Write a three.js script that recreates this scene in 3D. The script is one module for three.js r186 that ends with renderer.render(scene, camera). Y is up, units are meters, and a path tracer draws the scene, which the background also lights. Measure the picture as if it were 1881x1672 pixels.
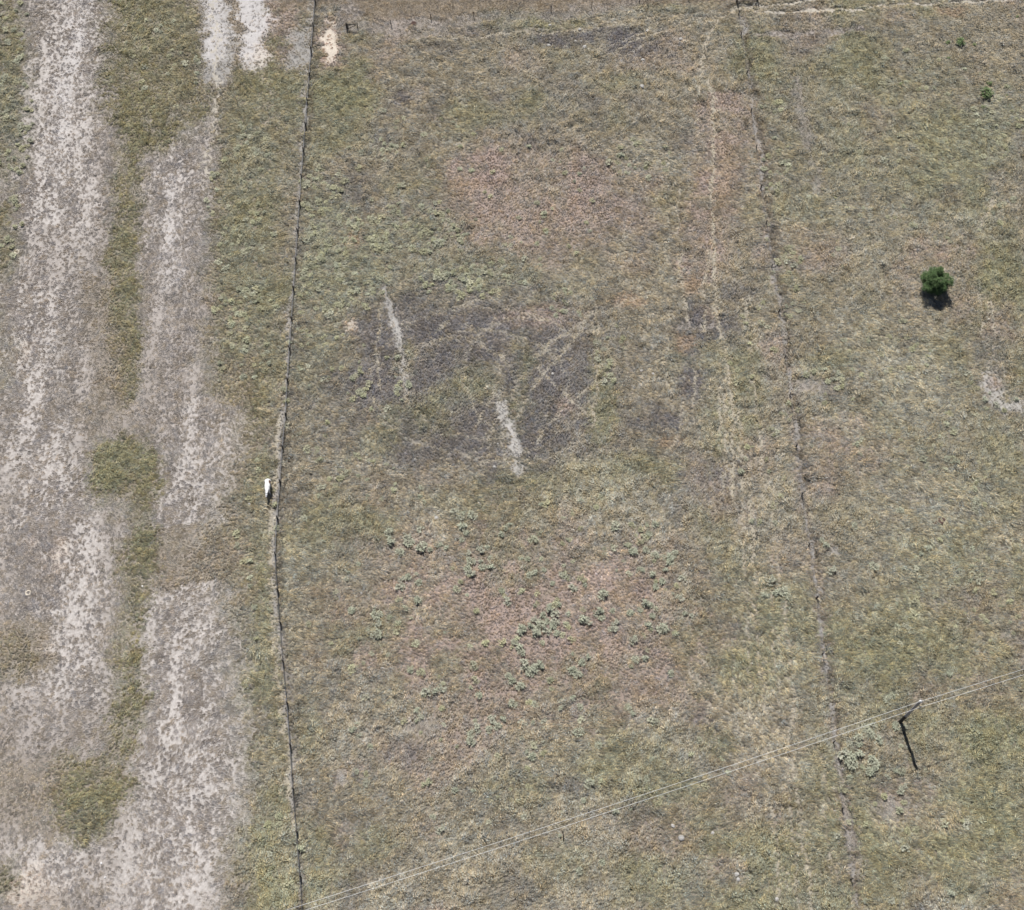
import * as THREE from 'three';
import { mergeGeometries } from 'three/addons/utils/BufferGeometryUtils.js';
import { MarchingCubes } from 'three/addons/objects/MarchingCubes.js';

/* ---------------- camera, sky, sun, exposure ---------------- */
const PW = 1881, PH = 1672, FOC = 2400, PITCH = 63.25 * Math.PI / 180, HCAM = 130;
const scene = new THREE.Scene();
const camera = new THREE.PerspectiveCamera(2 * Math.atan(PH / 2 / FOC) * 180 / Math.PI, PW / PH, 1, 6000);
camera.position.set(0, HCAM, 0);
camera.lookAt(0, HCAM - Math.sin(PITCH), -Math.cos(PITCH));
const SUN_EL = 55.5 * Math.PI / 180, SUN_X = -0.198, SUN_Z = -0.980;
const sunDir = new THREE.Vector3(SUN_X * Math.cos(SUN_EL), Math.sin(SUN_EL), SUN_Z * Math.cos(SUN_EL)).normalize();
{
  const w = 128, h = 64, d = new Float32Array(w * h * 4);
  for (let j = 0; j < h; j++) for (let i = 0; i < w; i++) {
    const el = ((j + 0.5) / h - 0.5) * Math.PI, s = Math.max(0, Math.sin(el)), k = Math.pow(1 - s, 3), o = (j * w + i) * 4;
    const az = ((i + 0.5) / w - 0.5) * 2 * Math.PI, v = new THREE.Vector3(Math.cos(el) * Math.cos(az), Math.sin(el), Math.cos(el) * Math.sin(az));
    const glow = Math.pow(Math.max(0, v.dot(sunDir)), 8) * 0.1;
    if (el > 0) { d[o] = 0.045 + 0.1 * k + glow; d[o + 1] = 0.068 + 0.1 * k + glow; d[o + 2] = 0.125 + 0.08 * k + glow * 0.9; }
    else { d[o] = 0.16; d[o + 1] = 0.145; d[o + 2] = 0.12; }
    d[o + 3] = 1;
  }
  const sky = new THREE.DataTexture(d, w, h, THREE.RGBAFormat, THREE.FloatType);
  sky.mapping = THREE.EquirectangularReflectionMapping; sky.magFilter = THREE.LinearFilter; sky.needsUpdate = true;
  scene.background = sky; scene.environment = sky;
}
const sun = new THREE.DirectionalLight(new THREE.Color(1, 0.98, 0.955), 4.2);
sun.position.copy(sunDir).multiplyScalar(250).add(new THREE.Vector3(0, 0, -75)); sun.target.position.set(0, 0, -75);
sun.castShadow = true; sun.shadow.mapSize.set(4096, 4096);
Object.assign(sun.shadow.camera, { left: -95, right: 95, top: 95, bottom: -95, near: 10, far: 500 });
scene.add(sun, sun.target);
const renderer = new THREE.WebGLRenderer({ antialias: true });
renderer.toneMapping = THREE.LinearToneMapping; renderer.toneMappingExposure = 1.26;
renderer.shadowMap.enabled = true;

/* ---------------- helpers ---------------- */
function rng(seed) { let s = seed >>> 0; return () => { s = (s + 0x6D2B79F5) | 0; let t = Math.imul(s ^ (s >>> 15), 1 | s); t = (t + Math.imul(t ^ (t >>> 7), 61 | t)) ^ t; return ((t ^ (t >>> 14)) >>> 0) / 4294967296; }; }
const NT = new Float32Array(65536); { const r = rng(7); for (let i = 0; i < 65536; i++) NT[i] = r(); }
function vn(x, y) {                                       // value noise, 0..1
  const xi = Math.floor(x), yi = Math.floor(y); let fx = x - xi, fy = y - yi; fx = fx * fx * (3 - 2 * fx); fy = fy * fy * (3 - 2 * fy);
  const x0 = xi & 255, x1 = (xi + 1) & 255, y0 = (yi & 255) << 8, y1 = ((yi + 1) & 255) << 8;
  const a = NT[y0 + x0], b = NT[y0 + x1], c = NT[y1 + x0], d = NT[y1 + x1];
  return a + (b - a) * fx + (c - a) * fy + (a - b - c + d) * fx * fy;
}
function fbm(x, y, o = 3) { let s = 0, a = 0.5, t = 0; for (let i = 0; i < o; i++) { s += a * vn(x + i * 37.3, y - i * 17.9); t += a; a *= 0.5; x = x * 1.83 + y * 0.62; y = y * 1.83 - x * 0.25; } return s / t; }
const sstep = (a, b, x) => { const t = Math.min(1, Math.max(0, (x - a) / (b - a))); return t * t * (3 - 2 * t); };
const lin = c => { c /= 255; return c <= 0.04045 ? c / 12.92 : Math.pow((c + 0.055) / 1.055, 2.4); };
const srgb8 = l => { l = Math.min(1, Math.max(0, l)); return 255 * (l <= 0.0031308 ? l * 12.92 : 1.055 * Math.pow(l, 1 / 2.4) - 0.055); };
const LUT = new Uint8Array(4097); for (let i = 0; i <= 4096; i++) LUT[i] = Math.round(srgb8(i / 4096));
const S8 = l => LUT[l <= 0 ? 0 : l >= 1 ? 4096 : (l * 4096) | 0];
// where a surveyed point of the site lies on the plane at height y
const SP = Math.sin(PITCH), CP = Math.cos(PITCH);
function G(px, py, y = 0) {
  const u = px - PW / 2, v = py - PH / 2, dy = -SP * FOC - v * CP, dz = -CP * FOC + v * SP, t = (y - HCAM) / dy;
  return new THREE.Vector3(u * t, y, dz * t);
}
function heightAt(x, z) { return (fbm(x * 0.035 + 5, z * 0.035 + 9, 2) - 0.5) * 0.5 + (fbm(x * 0.35, z * 0.35, 2) - 0.5) * 0.12 + (vn(x * 1.7, z * 1.7) - 0.5) * 0.05; }
const onGround = (px, py) => { const p = G(px, py); p.y = heightAt(p.x, p.z); return p; };
const names = {};
const numbered = n => { const k = names[n] = (names[n] ?? -1) + 1; return k ? n + '_' + String(k).padStart(3, '0') : n; };
function tag(o, label, category, group, kind) { if (label) o.userData.label = label; if (category) o.userData.category = category; if (group) o.userData.group = group; if (kind) o.userData.kind = kind; return o; }
function mesh(name, geo, mat, parent) { const m = new THREE.Mesh(geo, mat); m.castShadow = m.receiveShadow = true; m.name = parent ? name : numbered(name); (parent || scene).add(m); return m; }
function thing(name, label, category, group, pos) { const g = new THREE.Group(); g.name = numbered(name); tag(g, label, category, group); if (pos) g.position.copy(pos); scene.add(g); return g; }
const mat = (r, g, b, rough = 0.9, extra = {}) => new THREE.MeshStandardMaterial({ color: new THREE.Color().setRGB(r, g, b), roughness: rough, ...extra });
function taper(a, b, ra, rb, seg = 7) {                    // tapered round bar from a to b
  const d = new THREE.Vector3().subVectors(b, a), g = new THREE.CylinderGeometry(rb, ra, d.length(), seg, 1);
  g.applyQuaternion(new THREE.Quaternion().setFromUnitVectors(new THREE.Vector3(0, 1, 0), d.clone().normalize()));
  g.translate((a.x + b.x) / 2, (a.y + b.y) / 2, (a.z + b.z) / 2); return g;
}
const V = (x, y, z) => new THREE.Vector3(x, y, z);

/* ---------------- what grows and lies where ---------------- */
// zone: soil colour, plant colour (both as 8-bit sRGB), cover 0..1, plant height, crust 0..1
const Z = {
  G: [135, 126, 112, 154, 148, 132, 0.95, 1.0, 0], O: [122, 116, 98, 142, 141, 114, 1.0, 1.05, 0],
  P: [160, 142, 132, 163, 148, 137, 0.66, 0.75, 0], R: [168, 145, 122, 168, 147, 124, 0.6, 0.75, 0],
  D: [110, 106, 106, 115, 111, 111, 0.95, 0.75, 0], S: [130, 121, 107, 148, 148, 130, 0.85, 1.0, 0],
  C: [196, 189, 183, 150, 141, 133, 0.6, 0.5, 1], L: [163, 154, 147, 149, 140, 131, 0.6, 0.5, 0.7],
  E: [132, 122, 106, 139, 135, 107, 0.9, 0.9, 0.1], B: [142, 130, 116, 148, 138, 121, 0.85, 0.7, 0.15],
  T: [184, 176, 162, 176, 167, 149, 0.04, 0.5, 0], W: [194, 189, 186, 165, 157, 150, 0.1, 0.5, 0.25],
  K: [156, 152, 147, 155, 148, 138, 0.25, 0.5, 0.1], F: [142, 129, 112, 148, 135, 118, 0.8, 0.35, 0],
  Y: [208, 196, 180, 170, 150, 135, 0.06, 0.5, 0.15], H: [140, 132, 118, 163, 160, 145, 1.0, 1.15, 0],
  N: [180, 176, 170, 158, 151, 142, 0.3, 0.6, 0.4], V: [172, 163, 146, 178, 170, 151, 0.5, 0.56, 0],
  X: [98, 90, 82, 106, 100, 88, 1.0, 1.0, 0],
};
for (const k in Z) { const z = Z[k]; for (let i = 0; i < 6; i++) z[i] = lin(z[i]); }
const X0 = -84, X1 = 84, Z0 = -148, Z1 = -4, CELL = 0.125, NX = (X1 - X0) / CELL + 1, NZ = (Z1 - Z0) / CELL + 1, NF = 9;
const F = new Float32Array(NX * NZ * NF);
for (let i = 0; i < NX * NZ; i++) for (let k = 0; k < NF; k++) F[i * NF + k] = Z.G[k];
function paint(zone, w, x0, x1, z0, z1, dist, soft) {
  const zv = Z[zone], i0 = Math.max(0, Math.floor((x0 - X0) / CELL)), i1 = Math.min(NX - 1, Math.ceil((x1 - X0) / CELL)), j0 = Math.max(0, Math.floor((z0 - Z0) / CELL)), j1 = Math.min(NZ - 1, Math.ceil((z1 - Z0) / CELL));
  for (let j = j0; j <= j1; j++) for (let i = i0; i <= i1; i++) {
    const x = X0 + i * CELL, z = Z0 + j * CELL, d = dist(x, z); if (d > 1.9) continue;
    let t = w * sstep(1 + soft, 1 - soft, d); if (t <= 0) continue; if (zone === 'E') t *= 0.58 + 0.52 * sstep(0.38, 0.54, fbm(x * 0.9 + 5, z * 0.5 + 2, 3)); else if (zone === 'D' || zone === 'P' || zone === 'O' || zone === 'S') t *= 0.5 + 0.7 * sstep(0.36, 0.58, fbm(x * 0.5 + 17, z * 0.5 + w * 9, 3));
    const o = (j * NX + i) * NF; for (let k = 0; k < NF; k++) F[o + k] += (zv[k] - F[o + k]) * t;
  }
}
let pn = 0;
function el(zone, px, py, rx, ry, w = 0.8, soft = 0.45) {
  const c = G(px, py), a = G(px + rx, py).sub(c), b = G(px, py + ry).sub(c), det = a.x * b.z - a.z * b.x, q = pn++ * 13.7;
  const R = 1.6, ex = (Math.abs(a.x) + Math.abs(b.x)) * R + 1, ez = (Math.abs(a.z) + Math.abs(b.z)) * R + 1, fr = 2.2 / Math.min(6, Math.max(1.2, Math.abs(a.x)));
  paint(zone, w, c.x - ex, c.x + ex, c.z - ez, c.z + ez, (x, z) => {
    const dx = x - c.x, dz = z - c.z, u = (dx * b.z - dz * b.x) / det, v = (dz * a.x - dx * a.z) / det;
    return Math.hypot(u, v) + (fbm(x * fr + q, z * fr - q, 3) - 0.5) * 0.9 + (fbm(x * 2.4, z * 2.4 + q, 2) - 0.5) * 0.45;
  }, soft);
}
function ln(zone, hw, w, pts, soft = 0.45, rough = 0.6) {
  const P = []; for (let i = 0; i < pts.length; i += 2) P.push(G(pts[i], pts[i + 1]));
  const q = pn++ * 11.3;
  for (let i = 0; i + 1 < P.length; i++) {
    const a = P[i], b = P[i + 1], sx = Math.abs(G(pts[2 * i] + 1, pts[2 * i + 1]).x - a.x), r = Math.max(0.17, hw * sx), dx = b.x - a.x, dz = b.z - a.z, L2 = dx * dx + dz * dz, m = r * 1.9 + 0.5;
    paint(zone, w, Math.min(a.x, b.x) - m, Math.max(a.x, b.x) + m, Math.min(a.z, b.z) - m, Math.max(a.z, b.z) + m, (x, z) => {
      const t = ((x - a.x) * dx + (z - a.z) * dz) / L2; if (t < (i ? 0 : -1) || t > 1) { const t2 = Math.min(1, Math.max(0, t)); return Math.hypot(x - a.x - dx * t2, z - a.z - dz * t2) / r + 0.3; }
      return Math.hypot(x - a.x - dx * t, z - a.z - dz * t) / r + (fbm(x * 0.9 + q, z * 0.9 + q, 3) - 0.5) * rough * Math.min(2.2, 1.6 / r + 0.4) + (r > 0.8 ? (fbm(x * 2.6, z * 2.6 + q, 2) - 0.5) * 0.8 : 0);
    }, soft);
  }
}
// broad grass moods over the whole site
for (let j = 0; j < NZ; j++) for (let i = 0; i < NX; i++) {
  const x = X0 + i * CELL, z = Z0 + j * CELL, o = (j * NX + i) * NF, n = fbm(x * 0.09 + 3, z * 0.09, 4), n2 = fbm(x * 0.13 + 40, z * 0.13 + 11, 4), n3 = fbm(x * 0.2 + 80, z * 0.2 - 11, 3);
  const add = (zn, t) => { const zv = Z[zn]; if (t > 0) for (let k = 0; k < NF; k++) F[o + k] += (zv[k] - F[o + k]) * t; };
  add('O', sstep(0.5, 0.72, n) * 0.75); add('P', sstep(0.56, 0.78, n2) * 0.5); add('D', sstep(0.6, 0.8, n3) * 0.35); add('H', sstep(0.58, 0.75, fbm(x * 0.17 - 30, z * 0.17 + 70, 3)) * 0.5);
}
// the field beyond the far fence
{ const a = G(640, 38), b = G(1290, 2); paint('F', 0.95, -60, 60, Z0, a.z + 4, (x, z) => 1 + (z - (a.z + (b.z - a.z) * (x - a.x) / (b.x - a.x))) / 1.5 + (x < a.x - 1 ? 2 : 0) + (x > b.x + 9 ? (x - b.x - 9) : 0) + (fbm(x, z) - 0.5), 0.5); }
/* left ground: stony white crust strips and green strips */
{ const P = [560, 0, 545, 300, 520, 700, 495, 1000, 512, 1250, 545, 1672].reduce((s, v, i, A) => (i % 2 ? s : [...s, G(v - 150, A[i + 1])]), []);
  paint('L', 0.9, X0, -20, Z0, Z1, (x, z) => { let k = 0; while (k + 2 < P.length && z > P[k + 1].z) k++; const a = P[k], b = P[k + 1], xl = a.x + (b.x - a.x) * (z - a.z) / (b.z - a.z); return 1 + (x - xl) / 4 + (fbm(x * 0.4, z * 0.4) - 0.5) * 1.6; }, 0.5); }
ln('E', 55, 0.75, [470, 150, 455, 400, 450, 700, 445, 800], 0.5);
ln('S', 40, 0.45, [470, 250, 450, 450, 448, 640], 0.5);
ln('O', 40, 0.55, [460, 900, 462, 1050, 480, 1250, 495, 1500, 500, 1672], 0.5);
ln('B', 26, 0.5, [440, 700, 425, 820, 440, 1100], 0.6);
el('E', 15, 120, 50, 190, 0.85); el('S', 25, 220, 40, 110, 0.6); el('E', 5, 440, 30, 70, 0.8); el('E', 5, 640, 28, 80, 0.7); el('L', 70, 60, 30, 50, 0.6); el('B', 85, 60, 22, 60, 0.5);
ln('C', 62, 0.9, [140, -40, 135, 60, 115, 150, 112, 250, 100, 340, 105, 430], 0.75, 0.8);
ln('C', 55, 0.75, [105, 430, 75, 560, 85, 700], 0.75, 0.8);
ln('L', 40, 0.6, [95, 480, 105, 620, 120, 760, 140, 860], 0.6); ln('K', 22, 0.45, [100, 640, 110, 760, 125, 880], 0.7);
ln('C', 66, 0.75, [60, 640, 70, 800, 90, 900, 105, 1000, 115, 1100], 0.75, 0.8);
ln('C', 72, 0.9, [105, 1000, 118, 1100, 110, 1220, 100, 1300], 0.75, 0.8);
ln('W', 16, 0.45, [150, 20, 130, 110, 118, 180, 108, 260], 0.8, 1.6); el('Y', 110, 1020, 12, 24, 0.6, 0.8); el('Y', 40, 640, 10, 22, 0.4, 0.8); el('Y', 80, 1190, 14, 20, 0.4, 0.8); el('Y', 55, 1000, 9, 12, 0.5, 0.8);
el('W', 100, 300, 12, 60, 0.3, 0.9); el('L', 90, 1340, 100, 50, 0.6); el('B', 80, 1430, 110, 50, 0.65); el('B', 60, 1500, 70, 50, 0.5);
ln('C', 42, 0.85, [325, 265, 315, 340, 318, 430, 315, 500], 0.75, 0.8); ln('C', 36, 0.55, [315, 500, 320, 600, 340, 700, 352, 780], 0.75, 0.8);
ln('L', 60, 0.5, [330, 560, 350, 760], 0.6); ln('W', 12, 0.5, [305, 350, 312, 450, 325, 540], 0.8, 1.4);
ln('C', 58, 0.85, [375, 820, 345, 900, 330, 990], 0.75, 0.8);
ln('B', 62, 0.75, [330, 1040, 340, 1110], 0.5); el('B', 40, 1190, 60, 60, 0.75); el('E', 20, 1210, 30, 40, 0.5);
ln('C', 88, 0.9, [340, 1190, 350, 1300, 365, 1400, 350, 1480, 330, 1580, 290, 1680], 0.75, 0.8);
el('C', 110, 1600, 110, 60, 0.85, 0.5); el('Y', 50, 1630, 45, 40, 0.6, 0.6); el('E', 5, 1620, 28, 40, 0.8); el('L', 170, 1600, 40, 30, 0.5);
ln('E', 90, 0.95, [285, -40, 285, 60, 285, 160, 290, 225], 0.3); ln('G', 40, 0.3, [330, 60, 330, 200], 0.7);
ln('E', 27, 0.9, [240, 220, 235, 330, 228, 430, 226, 520, 235, 620, 230, 720], 0.5); ln('O', 18, 0.35, [222, 440, 228, 600], 0.6);
ln('B', 30, 0.55, [190, 560, 200, 700, 180, 780], 0.6);
el('E', 228, 870, 66, 66, 0.95, 0.35); el('O', 205, 865, 28, 45, 0.7); el('O', 255, 850, 30, 30, 0.5);
ln('E', 26, 0.9, [250, 930, 252, 1010, 246, 1100, 238, 1200, 232, 1300, 222, 1380], 0.5); el('O', 255, 1010, 14, 50, 0.6);
el('E', 165, 1460, 75, 65, 0.9, 0.4); el('O', 165, 1500, 40, 45, 0.8);
// white flats at the top left
ln('K', 26, 0.95, [400, -60, 400, 60, 398, 140], 0.35, 0.5); ln('W', 16, 0.75, [395, -60, 395, 60, 392, 110], 0.6, 0.6);
el('W', 460, 35, 42, 60, 0.95, 0.35); el('W', 470, 90, 26, 34, 0.8, 0.5); el('W', 455, -25, 45, 40, 0.9); ln('B', 8, 0.85, [425, -20, 428, 30, 432, 60], 0.5); el('B', 436, 100, 10, 26, 0.6);
el('P', 520, 60, 26, 60, 0.7); el('K', 545, 95, 22, 42, 0.95, 0.45); el('Y', 480, 100, 16, 16, 0.5); el('O', 510, 85, 14, 14, 0.6);
el('P', 606, 85, 26, 48, 0.85, 0.5); el('Y', 607, 80, 14, 36, 1, 0.3);
el('O', 640, 160, 45, 45, 0.7); el('O', 600, 190, 30, 40, 0.6); el('L', 640, 20, 24, 22, 0.75);
ln('T', 2.6, 0.85, [395, -20, 397, 120, 399, 200, 390, 250, 377, 295, 371, 335], 0.4, 0.3); ln('T', 2, 0.5, [480, 120, 487, 170, 492, 240], 0.5, 0.4);
/* along the left fence */
ln('K', 4.5, 0.75, [572, -20, 566, 110, 558, 200, 550, 300, 545, 400, 538, 500, 533, 570, 529, 640, 521, 750, 512, 850, 506, 930, 501, 1010, 507, 1090, 512, 1150, 520, 1240, 529, 1360, 538, 1470, 547, 1600, 552, 1690], 0.45, 0.4);
ln('V', 4, 0.85, [515, 770, 508, 850, 499, 930, 494, 990, 496, 1060, 499, 1130, 505, 1230, 515, 1300, 524, 1400, 531, 1480, 538, 1530], 0.45, 0.5);
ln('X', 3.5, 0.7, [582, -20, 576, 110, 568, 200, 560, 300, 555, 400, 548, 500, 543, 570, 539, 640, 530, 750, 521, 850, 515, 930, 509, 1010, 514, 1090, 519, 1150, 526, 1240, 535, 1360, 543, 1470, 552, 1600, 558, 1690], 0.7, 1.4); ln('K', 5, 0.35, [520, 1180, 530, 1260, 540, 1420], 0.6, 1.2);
/* middle field, far end */
ln('L', 13, 0.55, [640, 52, 720, 48, 800, 44, 900, 34, 1000, 26, 1100, 16, 1180, 8], 0.5, 0.8); ln('L', 10, 0.5, [700, 66, 800, 62, 900, 58], 0.6);
el('D', 1010, 72, 75, 17, 0.72); el('D', 1160, 84, 48, 22, 0.80); el('D', 1110, 62, 50, 10, 0.64); el('D', 800, 88, 45, 14, 0.36); el('D', 905, 60, 60, 12, 0.32); ln('T', 2, 0.5, [1120, 85, 1180, 62, 1230, 50], 0.5); ln('T', 2, 0.5, [1150, 100, 1210, 72], 0.5);
el('D', 735, 178, 14, 14, 0.64); el('D', 640, 345, 50, 34, 0.60); el('D', 690, 265, 18, 18, 0.40); el('D', 905, 180, 18, 10, 0.48); el('D', 730, 385, 22, 14, 0.40); el('D', 1000, 260, 30, 30, 0.40); el('D', 985, 215, 20, 14, 0.32); el('D', 1165, 190, 20, 16, 0.40);
el('O', 860, 215, 60, 40, 0.5); el('O', 970, 200, 40, 30, 0.6); el('O', 760, 330, 60, 40, 0.5); el('O', 1030, 45, 50, 8, 0.6); el('O', 1130, 155, 60, 20, 0.45); el('O', 1220, 15, 60, 8, 0.5); el('O', 660, 70, 40, 10, 0.5);
ln('T', 1.6, 0.45, [870, 70, 1000, 50, 1100, 44, 1220, 32, 1320, 20], 0.5, 0.4);
el('H', 1180, 270, 40, 30, 0.7); el('H', 1200, 300, 30, 20, 0.5);
/* pink earth */
el('P', 980, 350, 190, 95, 0.38, 0.6); el('P', 885, 320, 62, 46, 0.9); el('R', 850, 345, 30, 16, 0.5); el('P', 930, 400, 100, 55, 0.6); el('P', 1075, 325, 45, 40, 0.65); el('P', 1075, 385, 70, 35, 0.6);
ln('P', 45, 0.7, [1325, 240, 1318, 330, 1300, 430, 1285, 500], 0.6); ln('R', 14, 0.4, [1335, 290, 1320, 380], 0.7); el('R', 1155, 552, 34, 14, 0.75); el('R', 1270, 528, 24, 18, 0.6); el('R', 900, 480, 40, 12, 0.5); el('R', 1290, 580, 22, 14, 0.6); el('R', 1255, 630, 18, 18, 0.8); el('R', 1230, 815, 30, 10, 0.6);
/* sage bed */
el('S', 630, 490, 80, 95, 0.8); el('S', 760, 430, 85, 55, 0.7); el('S', 850, 505, 95, 40, 0.65); el('S', 590, 560, 40, 90, 0.6); el('S', 600, 370, 50, 40, 0.6); el('S', 965, 510, 25, 16, 0.7); el('S', 1020, 550, 60, 40, 0.3); el('R', 650, 440, 20, 14, 0.5);
/* dark scorched ring and its surroundings */
el('D', 872, 700, 232, 165, 0.69, 0.35); el('D', 680, 650, 50, 90, 0.35); el('D', 1230, 700, 120, 120, 0.17, 0.6);
 el('D', 700, 620, 48, 62, 0.39); el('D', 690, 690, 40, 50, 0.34); el('D', 775, 590, 60, 42, 0.28); el('D', 870, 575, 90, 26, 0.22); el('D', 985, 590, 75, 38, 0.39); el('D', 1040, 650, 48, 60, 0.45); el('D', 1030, 730, 50, 40, 0.34); el('D', 975, 690, 50, 45, 0.34);
el('D', 690, 705, 32, 45, 0.39); el('D', 850, 800, 100, 48, 0.33); el('D', 990, 790, 85, 50, 0.35); el('D', 745, 835, 55, 22, 0.31); el('D', 890, 850, 60, 20, 0.26); el('D', 800, 760, 40, 30, 0.28); el('D', 790, 650, 40, 50, 0.28); el('D', 930, 650, 40, 60, 0.31);
el('D', 1265, 705, 20, 62, 0.76); el('D', 1215, 780, 40, 24, 0.68); el('D', 1290, 600, 60, 22, 0.68); el('L', 1275, 600, 40, 8, 0.6); el('D', 1280, 570, 26, 22, 0.64); el('D', 1325, 860, 40, 30, 0.64); el('D', 1260, 850, 26, 30, 0.48); el('D', 1350, 540, 35, 25, 0.40); el('D', 1190, 440, 30, 12, 0.48); el('D', 1265, 465, 16, 10, 0.56); el('D', 1130, 780, 40, 40, 0.32); el('D', 1340, 610, 20, 40, 0.40);
el('O', 760, 770, 60, 40, 0.5); el('O', 700, 810, 40, 30, 0.4); el('O', 960, 660, 20, 60, 0.5); el('O', 940, 760, 14, 40, 0.5); el('O', 1105, 740, 26, 90, 0.6); el('O', 740, 660, 22, 30, 0.5); el('O', 870, 700, 50, 30, 0.4); el('O', 835, 720, 50, 30, 0.4); el('O', 1370, 720, 30, 110, 0.55); el('O', 1310, 800, 24, 60, 0.55); el('P', 1035, 752, 22, 16, 0.6); el('P', 990, 580, 60, 20, 0.5);
/* trails */
const TR = [[3.2, 0.8, 1356, 14, 1330, 26, 1312, 42, 1300, 66, 1293, 100, 1286, 140, 1282, 170], [2.6, 0.6, 1304, 145, 1311, 200, 1311, 300, 1307, 380, 1312, 440, 1309, 520], [3.2, 0.7, 1309, 520, 1318, 590, 1327, 650, 1337, 700, 1346, 760, 1347, 830, 1343, 880, 1346, 930], [2.4, 0.5, 1247, 310, 1247, 400, 1250, 500, 1256, 590], [2, 0.5, 1316, 680, 1322, 740, 1322, 800], [2, 0.4, 1240, 810, 1255, 740], [2, 0.45, 1272, 690, 1274, 790], [3, 0.5, 1398, 820, 1405, 880, 1402, 930], [3, 0.6, 1378, 930, 1378, 1010, 1385, 1080, 1382, 1130, 1394, 1200, 1404, 1290, 1416, 1345], [4, 0.45, 1438, 1100, 1450, 1210, 1455, 1300, 1450, 1370], [3.5, 0.45, 1450, 1370, 1456, 1430, 1470, 1480, 1475, 1560, 1490, 1672],
  [2.6, 0.9, 1362, 16, 1400, 20, 1440, 23, 1500, 20, 1560, 18, 1640, 10, 1720, 7, 1881, -1], [2.6, 0.9, 1360, 13, 1400, 9, 1450, 5, 1520, -2], [5, 0.7, 1352, 14, 1372, 15], [2, 0.5, 1800, 540, 1805, 620], [2, 0.5, 1825, 550, 1828, 620], [2, 0.4, 1690, 600, 1660, 640]];
TR.push([2, 0.4, 1368, 560, 1378, 660, 1390, 760, 1398, 820], [2.5, 0.4, 1420, 900, 1425, 1000, 1432, 1080], [2, 0.4, 1300, 470, 1290, 540, 1296, 620], [2, 0.4, 1355, 760, 1362, 840, 1360, 900], [2.5, 0.4, 1400, 1340, 1412, 1440, 1424, 1560, 1430, 1672], [2, 0.4, 1350, 1260, 1380, 1310, 1400, 1360], [2, 0.35, 1290, 1250, 1330, 1300, 1345, 1360], [2, 0.4, 1092, 560, 1100, 640, 1096, 720, 1088, 780], [2, 0.35, 700, 560, 690, 640, 700, 720], [2, 0.35, 812, 600, 850, 560, 900, 545], [2, 0.4, 1850, 300, 1820, 380, 1790, 430], [2, 0.4, 1410, 430, 1418, 520, 1440, 600], [2, 0.4, 1330, 700, 1334, 800, 1330, 900], [2, 0.35, 1362, 930, 1366, 1040, 1372, 1150, 1380, 1260], [2, 0.4, 1412, 1010, 1418, 1130, 1426, 1250, 1432, 1360], [2, 0.4, 1440, 1400, 1452, 1500, 1462, 1600, 1468, 1680], [2, 0.35, 1506, 1400, 1520, 1500, 1530, 1620], [2, 0.35, 1226, 560, 1222, 660, 1232, 760], [2, 0.4, 1000, 60, 1100, 50, 1220, 40, 1320, 28], [2, 0.4, 1090, 110, 1180, 70, 1260, 48, 1330, 30], [2, 0.35, 800, 72, 950, 60, 1080, 56], [2, 0.35, 1300, 1230, 1340, 1290, 1360, 1360, 1355, 1420], [2, 0.35, 1270, 1240, 1300, 1300, 1312, 1370]);
el('K', 1435, 24, 16, 4, 0.7); el('H', 1405, 850, 40, 40, 0.45); el('P', 1400, 850, 34, 50, 0.45);
const RF = [1362, 42, 1372, 125, 1384, 200, 1394, 270, 1402, 345, 1410, 415, 1421, 492, 1433, 570, 1444, 660, 1455, 735, 1463, 820, 1475, 910, 1489, 1005, 1502, 1105, 1513, 1205, 1535, 1370, 1551, 1495, 1567, 1625, 1573, 1690];
ln('R', 10, 0.35, [1392, 240, 1400, 300, 1406, 380], 0.7);
/* right field */
ln('D', 14, 0.5, [1455, 190, 1475, 230, 1485, 280], 0.6); ln('L', 9, 0.75, [1462, 160, 1476, 220, 1490, 300, 1502, 350], 0.6, 1.2); ln('L', 6, 0.85, [1400, 62, 1460, 60, 1530, 58, 1590, 52], 0.6, 1.2);
el('L', 1505, 712, 50, 12, 0.8); el('D', 1530, 725, 24, 14, 0.48);  el('K', 1878, 768, 14, 10, 0.7); el('Y', 1855, 693, 12, 8, 0.5);
el('L', 1640, 895, 40, 24, 0.6); el('L', 1700, 850, 50, 26, 0.45); el('L', 1690, 925, 26, 16, 0.6); el('K', 1640, 955, 18, 12, 0.5); el('P', 1550, 820, 95, 60, 0.55); el('P', 1500, 880, 40, 40, 0.5); el('L', 1740, 1100, 55, 18, 0.6); el('L', 1825, 1170, 45, 20, 0.6); el('K', 1830, 1175, 10, 6, 0.7); el('P', 1840, 1205, 45, 30, 0.5); el('K', 1527, 1015, 12, 14, 0.7); el('L', 1635, 1485, 34, 36, 0.7); el('P', 1700, 1400, 40, 30, 0.4); el('P', 1660, 1450, 50, 20, 0.5); el('P', 1740, 1500, 40, 20, 0.5); el('L', 1570, 1590, 14, 26, 0.7); el('P', 1590, 1390, 24, 24, 0.5);
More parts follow.
